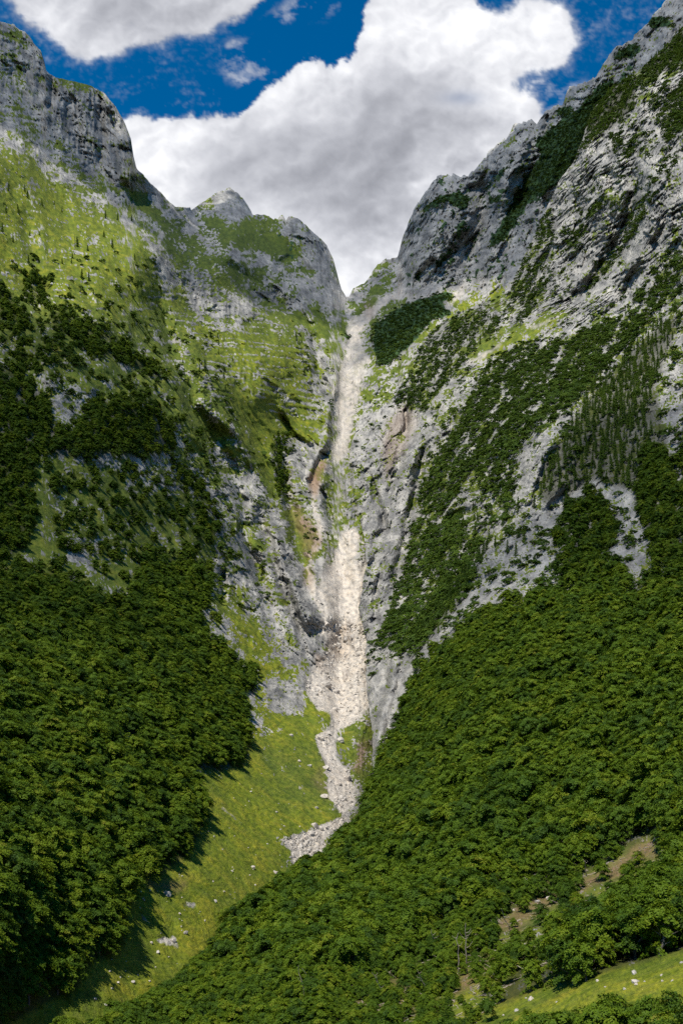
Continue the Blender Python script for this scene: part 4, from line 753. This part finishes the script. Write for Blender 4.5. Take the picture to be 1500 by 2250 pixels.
# ------------------------------------------------------------------ one mass of many: instances on points inside one object
def mass(name, lab, P, rot, scl, var, src):
    me = bpy.data.meshes.new(name); me.vertices.add(len(P)); me.vertices.foreach_set('co', np.asarray(P, np.float32).ravel()); me.update()
    a = me.attributes.new('rot', 'FLOAT_VECTOR', 'POINT'); a.data.foreach_set('vector', np.asarray(rot, np.float32).ravel())
    a = me.attributes.new('scl', 'FLOAT_VECTOR', 'POINT'); a.data.foreach_set('vector', np.asarray(scl, np.float32).ravel())
    a = me.attributes.new('var', 'INT', 'POINT'); a.data.foreach_set('value', np.asarray(var, np.int32))
    o = add(name, me); label(o, lab, kind='stuff')
    g = bpy.data.node_groups.new(name, 'GeometryNodeTree'); g.interface.new_socket('Geometry', in_out='INPUT', socket_type='NodeSocketGeometry'); g.interface.new_socket('Geometry', in_out='OUTPUT', socket_type='NodeSocketGeometry')
    gi = g.nodes.new('NodeGroupInput'); go_ = g.nodes.new('NodeGroupOutput'); ip = g.nodes.new('GeometryNodeInstanceOnPoints'); jn = g.nodes.new('GeometryNodeGeometryToInstance')
    for s in reversed(src):
        oi = g.nodes.new('GeometryNodeObjectInfo'); oi.inputs['Object'].default_value = s; oi.transform_space = 'ORIGINAL'; g.links.new(oi.outputs['Geometry'], jn.inputs[0])
    def na(nm, ty):
        d = g.nodes.new('GeometryNodeInputNamedAttribute'); d.data_type = ty; d.inputs['Name'].default_value = nm; return d.outputs['Attribute']
    g.links.new(gi.outputs[0], ip.inputs['Points']); g.links.new(jn.outputs[0], ip.inputs['Instance']); ip.inputs['Pick Instance'].default_value = True
    g.links.new(na('var', 'INT'), ip.inputs['Instance Index']); g.links.new(na('rot', 'FLOAT_VECTOR'), ip.inputs['Rotation']); g.links.new(na('scl', 'FLOAT_VECTOR'), ip.inputs['Scale'])
    g.links.new(ip.outputs[0], go_.inputs[0]); md = o.modifiers.new('scatter', 'NODES'); md.node_group = g; return o

BV = [(beech_crown(10 + i, 7.6 + .5 * (i % 3), 2.6 + .2 * (i % 2)), beech_trunk(30 + i)) for i in range(6)]
LV = [(larch_crown(50 + i, 11 + i, 2.0 + .2 * i), larch_trunk(60 + i, 11 + i)) for i in range(3)]
SV = [scrub_crown(80 + i) for i in range(3)]
def plant(kind, P, x, y, S, variants, nmax, labeler, cat, hmin=.8, hmax=1.15, seed=0, near=None):
    """the nmax that show largest as trees of their own, the rest returned"""
    r = np.random.default_rng(seed + 900); inside = (x > -20) & (x < 1520) & (y < 2330)
    size = np.where(inside, S / P[:, 1], 0) if near is None else near; order = np.argsort(-size); ind = order[:nmax]; rest = order[nmax:]
    protos = []
    for k, i in enumerate(ind):
        v = k % len(variants); cr, tk = variants[v]
        e = bpy.data.objects.new(kind, None); COL.objects.link(e); e.location = (*P[i, :2], P[i, 2] - (1.25 if kind == 'beech_tree' else .25) * S[i]); s = S[i] * r.uniform(hmin, hmax)
        e.rotation_euler = (r.normal(0, .04), r.normal(0, .04), r.uniform(0, 6.28)); e.scale = (s * r.uniform(.92, 1.1), s * r.uniform(.92, 1.1), s)
        lab, grp = labeler(x[i], y[i], k); label(e, lab, cat, grp)
        c = add('crown', cr, e); add('trunk', tk, e)
        if k < len(variants): protos.append(c)
    return rest, protos
def bl_label(x, y, k):
    if y > 2200 and x > 960: return 'low bushy beech in the right-hand corner, in front of the yellow meadow strip', 'young beeches in front of the meadow strip'
    if y > 2150 and x > 960: return 'dark green beech standing right on the upper edge of the yellow meadow strip', 'beeches on the upper edge of the meadow strip'
    if samp(SMALL, np.array([x]), np.array([y]))[0] > .5: return 'small beech sapling among the broken branches and bare poles of the clearing', 'saplings in the clearing'
    if x > 1300 and y > 1900: return 'dark green beech at the right edge, between the upper brown debris and the meadow strip', 'beeches at the right edge below the debris'
    if x > 900 and y > 2040: return 'dark green beech between the brown clearing and the yellow meadow strip', 'beeches between clearing and meadow strip'
    if x < 500: return 'green beech at the lowest left tip of the right-hand wood, beside the meadow', 'beeches at the lowest tip of the right-hand wood'
    if x < 900 and y > 2040: return 'leafy green beech at the bottom centre, left of the bare dead poles', 'beeches at the bottom centre'
    if x < 900: return 'green beech along the left edge of the right-hand wood, above the grassy valley floor', 'beeches along the edge of the right-hand wood'
    return 'leafy green beech in the dense wood just above the brown debris clearing', 'beeches above the debris clearing'
def blm_label(x, y, k):
    if y > 2050: return 'dark green beech at the lowest left corner, beside the foot of the meadow', 'beeches beside the foot of the meadow'
    if x > 220: return 'dark green beech on the shaded edge of the left wood, overhanging the meadow', 'beeches on the edge of the left wood'
    return 'dark green beech inside the left wood, away from the meadow edge', 'beeches inside the left wood'
allP = np.concatenate([bl[0], blm[0]]); allx = np.concatenate([bl[1], blm[1]]); ally = np.concatenate([bl[2], blm[2]]); allS = np.concatenate([bl[3], blm[3]]); isM = np.concatenate([np.zeros(len(bl[0]), bool), np.ones(len(blm[0]), bool)])
_xy = {}
def lab_any(x, y, k): return blm_label(x, y, k) if isM[_order[k]] else bl_label(x, y, k)
_size = np.where((allx > -20) & (allx < 1520) & (ally < 2330), allS / allP[:, 1], 0); _order = np.argsort(-_size)
rest, BC = plant('beech_tree', allP, allx, ally, allS, BV, 300, lab_any, 'tree', .62, 1.12, 1, _size)
r = np.random.default_rng(77)
def to_mass(name, lab, P, S, src, smin, smax, tilt=.05, sink=.25):
    n = len(P); s = S * r.uniform(smin, smax, n); P = P.copy(); P[:, 2] -= sink * S
    return mass(name, lab, P, np.stack([r.normal(0, tilt, n), r.normal(0, tilt, n), r.uniform(0, 6.28, n)], -1), np.stack([s * r.uniform(.9, 1.15, n), s * r.uniform(.9, 1.15, n), s], -1), r.integers(0, len(src), n), src)
to_mass('forest', 'dense beech wood covering both sides of the lower valley', allP[rest], allS[rest], BC, .52, 1.15, .08, 1.1)
cP = np.concatenate([cfm[0], cfs[0]]); cx_ = np.concatenate([cfm[1], cfs[1]]); cy_ = np.concatenate([cfm[2], cfs[2]]); cS = np.ones(len(cP))
def cf_label(x, y, k):
    if x < 760: return 'slender dark larch standing by itself among rocks on the sunlit left slope', 'scattered larches on the left slope'
    if y > 1000: return 'feathery green larch among beeches halfway up the right slope', 'larches halfway up the right slope'
    return 'feathery larch high on the right slope', 'larches high on the right slope'
crest, LC = plant('larch_tree', cP, cx_, cy_, cS, LV, 200, cf_label, 'tree', .42, .8, 2)
to_mass('larch_forest', 'larch wood in bands across the right-hand slope', cP[crest], cS[crest], LC, .35, .8)
shg = scatter('m', MUGO, (740, 20, 1520, 900), 60000, 2.5, 1, seed=8)
sP = np.concatenate([shs[0], shm[0], shg[0]]); sS = np.ones(len(sP))
protoS = []
for k, (px, py) in enumerate([(1130, 1000), (1000, 1080), (930, 1200)]):
    D = ground([px], [py], 's')[0]; o = add('pine_shrub', SV[k], loc=world(np.array([px]), np.array([py]), D)[0]); protoS.append(o)
    label(o, ['dark dwarf pine bush high in the pine band below the pale rock spur', 'dark dwarf pine bush in the middle of the pine band beside the cliff', 'dark dwarf pine bush low in the pine band, right of the gully cliff'][k], 'bush')
to_mass('pine_scrub', 'dark dwarf pine scrub in bands over the rocky slopes', sP, sS, protoS, .7, 1.55, .25, .3)

# ------------------------------------------------------------------ dead trees, fallen trunks
def at_ground(px, py):
    side = 's' if px > interp(py, EDGE) else 'm'
    D = ground([px], [py], side)[0]; return world(np.array([px]), np.array([py]), D)[0]
def bare(x0, y0, x1, y1, lab, wpx=2.2, br=4, name='dead_tree', cat='dead tree', seed=0, lift=0.):
    rr = random.Random(seed + int(x0) * 7); a = at_ground(x0, y0); D = a[1] - lift; a = np.array([(x0 - CX) / F * D, D, (CY - y0) / F * D])
    b = np.array([(x1 - CX) / F * (D * .985), D * .985, (CY - y1) / F * D * .985]); rad = wpx * .5 / F * D
    L = []; n = 6; P = [a + (b - a) * i / n + np.array([rr.gauss(0, rad * 1.1), rr.gauss(0, rad), 0]) * (0 < i) for i in range(n + 1)]
    L.append(([p - a for p in P], [rad * (1.15 - .75 * i / n) for i in range(n + 1)])); ln = np.linalg.norm(b - a)
    for k in range(br):
        t = rr.uniform(.3, .95); p = a + (b - a) * t; d = np.array([rr.choice([-1, 1]) * rr.uniform(.5, 1), rr.uniform(-.6, .6), rr.uniform(.2, 1.1)]) * min(ln, 6.0) * rr.uniform(.07, .17)
        L.append(([p - a, p - a + d * .5 + np.array([0, 0, -.03 * ln]), p - a + d], [rad * .45, rad * .3, rad * .12]))
    o = add(name, tubes('bare_trunk', L, M_DEAD), loc=a); label(o, lab, cat)
bare(1007, 2142, 1005, 2050, 'straight pale dead trunk, tallest of the bare poles at bottom centre right', 3.0, 2)
bare(1025, 2137, 1021, 2028, 'thin bare trunk with small twigs just right of the tallest pale pole', 2.6, 7)
bare(1003, 2112, 996, 2072, 'short bare stem just left of the tallest pale pole', 2.0, 2)
bare(962, 2092, 946, 2042, 'thin dead stem leaning left, next left of the tallest pale pole', 2.0, 3)
bare(912, 2060, 897, 2020, 'short white dead stem leaning left inside the lower right wood', 2.0, 2)
bare(918, 2022, 911, 1992, 'small whitish dead treetop above the leaning white stem', 1.8, 2)
bare(981, 2010, 976, 1975, 'small whitish dead trunk among leaves, uppermost above the bare poles', 2.2, 3)
bare(1124, 2050, 1098, 1996, 'pale dead trunk leaning left beside the brown debris in the right wood', 2.4, 4)
bare(1163, 1968, 1157, 1930, 'forked brown dead trunk left of the white rocks in the right wood', 2.4, 2)
bare(1222, 1978, 1195, 1950, 'thin dead trunk leaning left over the white rocks in the right wood', 2.2, 2)
bare(1287, 1922, 1285, 1890, 'short bare trunk at the left end of the upper brown debris strip', 2.0, 2)
bare(846, 2195, 820, 2138, 'thin pale stem leaning left at the bottom centre of the wood', 2.0, 4)
bare(943, 2185, 914, 2130, 'thin stem leaning left above the lower debris, left of the tallest pole', 2.0, 3)
bare(676, 2215, 655, 2122, 'long thin pale stem leaning left above the fallen trunks at bottom centre', 2.2, 2)
bare(702, 2188, 664, 2128, 'thin pale stem leaning far left, crossing beside the long thin one', 2.2, 2)
bare(1040, 2000, 1038, 1965, 'short grey stem standing in leaves above the bare poles', 1.8, 3)
bare(1100, 1925, 1101, 1890, 'faint grey dead stem in the upper part of the right wood', 1.6, 2)
bare(1142, 2021, 1121, 2031, 'short forked fallen log lying on the debris in the right wood', 4.0, 1, 'fallen_log', 'log')
bare(1337, 1909, 1290, 1923, 'long grey fallen log at the left end of the upper brown debris strip', 3.2, 3, 'fallen_log', 'log')
bare(727, 2190, 625, 2212, 'long pale fallen trunk lying across the bottom centre of the wood', 3.2, 4, 'fallen_log', 'log', lift=3)
bare(760, 2222, 640, 2226, 'lowest fallen trunk at the bottom centre, below the long pale one', 3.0, 5, 'fallen_log', 'log', lift=3)
bare(890, 2152, 930, 2165, 'short fallen trunk on the lower debris left of the tallest pole', 2.6, 2, 'fallen_log', 'log', lift=2)
bare(165, 560, 163, 510, 'bare dead larch pole standing on the sunlit left slope', 1.6, 3)
bare(1171, 232, 1169, 205, 'bare dead larch pole in the high wood on the right ridge', 1.6, 1) if False else None

# ------------------------------------------------------------------ boulders and rubble
def rock_mesh(seed, flat=.75):
    rr = np.random.default_rng(seed); me = bpy.data.meshes.new('boulder'); import bmesh
    bm = bmesh.new(); bmesh.ops.create_icosphere(bm, subdivisions=3, radius=1)
    cuts = unit(rr.normal(size=(11, 3))); dd = rr.uniform(.45, .85, 11)
    for v in bm.verts:
        p = np.array(v.co)
        for c, d in zip(cuts, dd):
            k = p @ c
            if k > d: p = p - c * (k - d) * .92
        p = p * (1 + .05 * math.sin(9 * p[0] + seed) * math.sin(8 * p[1]) + .03 * rr.normal()); p[2] *= flat; v.co = p
    bm.to_mesh(me); bm.free(); me.materials.append(M_STONE); return me
RM = [rock_mesh(500 + i, .6 + .08 * i) for i in range(5)]; protoR = []
BLD = [(368, 1966, 10, 'tilted grey slab boulder on the grass near the left wood', 1.7), (474, 1981, 6, 'whitish boulder on the grass close to the tip of the right-hand wood'), (556, 1907, 6, 'small whitish boulder in the middle of the meadow below the stream bend'),
 (604, 1918, 7, 'white boulder at the tree edge below the stream bend'), (408, 2050, 7, 'grey boulder on the lower meadow, highest of the four lying beside the right-hand wood'), (380, 2068, 9, 'large whitish boulder at the centre of the lower meadow stones'), (347, 2093, 6, 'pointed whitish stone below the lower meadow stones'),
 (333, 2072, 4, 'small white stone at the left end of the lower meadow stones'), (395, 2008, 4, 'small white stone just below the white gravel patch on the meadow'), (292, 2158, 5, 'white boulder near the bottom of the meadow at the tree edge'), (260, 2160, 5, 'white stone left of its neighbour near the bottom of the meadow'), (265, 2148, 3, 'smallest white stone near the bottom of the meadow'),
 (692, 1816, 9, 'flat grey boulder on the grass just above the stream bend'), (695, 1776, 6, 'whitish boulder on the grass left of the gully mouth'), (711, 1752, 10, 'whitish boulder on the left rim of the rubble just above the gully mouth'), (681, 1684, 7, 'grey-white boulder on the grass left of the narrow rubble stream'),
 (657, 1673, 5, 'flat grey stone sunk in the steep grass left of the rubble'), (640, 1617, 5, 'flat grey stone high on the steep grass below the rock knob'), (608, 1785, 4, 'small white stone in the middle of the meadow slope'), (551, 1740, 3, 'tiny white stone high on the meadow slope near the left wood'),
 (702, 1625, 15, 'big pale boulder on the left where the rubble narrows', 1.2), (721, 1612, 8, 'brownish boulder beside the big pale one where the rubble narrows'), (748, 1630, 11, 'grey boulder on the grass right of the narrow rubble stream', 1.0), (762, 1713, 15, 'wide grey boulder at the right side of the rubble fan', .8), (716, 1688, 9, 'grey boulder on the left side of the rubble fan'),
 (716, 1508, 17, 'huge white block on the left of the bright rubble basin', 1.0), (762, 1490, 20, 'largest bright white slab in the middle of the rubble basin', 1.3), (738, 1522, 9, 'narrow upright white block between the two largest blocks'), (798, 1585, 7, 'small grey block in the grass under the right-hand cliff'),
 (1392, 2140, 8, 'grey boulder on the yellow meadow strip, largest of its stones', 1.25), (1397, 2164, 5, 'grey stone just below the largest boulder of the yellow meadow strip'), (1371, 2174, 5, 'white stone at the bushes on the yellow meadow strip'), (1415, 2157, 2.5, 'tiny white stone right of centre on the yellow meadow strip'), (1454, 2156, 4, 'flat whitish stone at the right end of the yellow meadow strip'),
 (1329, 2169, 3, 'small white stone in the middle of the yellow meadow strip'), (1155, 2194, 4, 'white stone in the left half of the yellow meadow strip'), (1222, 2202, 3, 'small white stone low in the left half of the yellow meadow strip'), (1083, 2190, 6, 'grey stones at the left end of the yellow meadow strip'),
 (1205, 1974, 8, 'upright white boulder in the gap of the right wood'), (1226, 1976, 5, 'small white boulder at the right of the gap in the right wood'), (1180, 1982, 7, 'low white boulder at the left of the gap in the right wood'), (1127, 2001, 4, 'small white stone among leaves left of the gap in the right wood'), (921, 2111, 5, 'small white stone among the bare poles'), (789, 2180, 6, 'whitish stone at bottom centre under the trees')]
for k, t in enumerate(BLD):
    x, y, rp, lab = t[:4]; ar = t[4] if len(t) > 4 else 1.0; P = at_ground(x, y); s = rp / F * P[1]
    o = add('boulder', RM[k % 5], loc=(P[0], P[1], P[2] + s * .15)); o.scale = (s * (1 if ar <= 1 else .8), s, s * ar); o.rotation_euler = (random.uniform(-.2, .2), (-.5 if k == 0 else random.uniform(-.25, .25)), random.uniform(0, 6.28) if k else 0)
    label(o, lab, 'boulder')
    if k < 5: protoR.append(o)
rx = r.uniform(560, 840, 26000); ry = r.uniform(1000, 1920, 26000); sv = samp(SCREE, rx, ry); ok = (sv > .45) & ((ry > 1370) | (r.random(len(rx)) < .10)) & (fbm(rx / 30, ry / 30, 3, 600) > -.28); ok &= r.random(len(rx)) < np.interp(ry, [1000, 1700, 1800], [.16, .22, .45])
rx, ry = rx[ok], ry[ok]; D = ground(rx, ry, 'm')[0]; P = world(rx, ry, D); ok = rx < interp(ry, EDGE) + 10; P = P[ok]
to_mass('rubble', 'pale limestone rubble filling the gully and the stream bed', P, np.interp(P[:, 1], [300, 450, 600, 900], [.42, .62, 1, 1.3]) * np.exp(r.normal(-.30, .50, len(P))), protoR, .6, 1.2, .6, .0)
rx = r.uniform(200, 720, 9000); ry = r.uniform(1560, 2230, 9000); ok = (samp(TONE, rx, ry) > .5) & (samp(VEG, rx, ry) > .8) & (samp(BL_M, rx, ry) < .2) & (rx < interp(ry, EDGE) - 5) & (fbm(rx / 22, ry / 22, 3, 620) > .16) & (r.random(9000) < .12)
rx, ry = rx[ok], ry[ok]; P = world(rx, ry, ground(rx, ry, 'm')[0])
rx = r.uniform(1000, 1520, 300); ry = r.uniform(2080, 2250, 300); ok = (samp(VEGS, rx, ry) > .9) & (r.random(300) < .05); P2 = world(rx[ok], ry[ok], ground(rx[ok], ry[ok], 's')[0]); P = np.concatenate([P, P2])
to_mass('loose_stones', 'small white stones strewn over the meadow grass', P, np.exp(r.normal(-1.5, .4, len(P))), protoR, .6, 1.2, .4, .0)
# brushwood in the clearings of the right-hand wood
rx = r.uniform(740, 1480, 9000); ry = r.uniform(1830, 2260, 9000); ok = (samp(SMALL, rx, ry) > .4) & (r.random(9000) < .30); rx, ry = rx[ok], ry[ok]; P = world(rx, ry, ground(rx, ry, 's')[0]); n = len(P)
logs = [o for o in COL.objects if o.name.startswith('fallen_log')][:3]; sc_l = np.array([np.linalg.norm(np.array(o.dimensions)) for o in logs]); v = r.integers(0, len(logs), n)
ss = r.uniform(1.2, 3.2, n) / 8.0; P[:, 2] += .15
mass('brushwood', 'broken branches and twigs littering the clearings of the right-hand wood', P, np.stack([r.normal(0, .35, n), r.normal(0, .35, n), r.uniform(0, 6.28, n)], -1), np.stack([ss] * 3, -1), v, logs)
print('done', time.time() - T0)
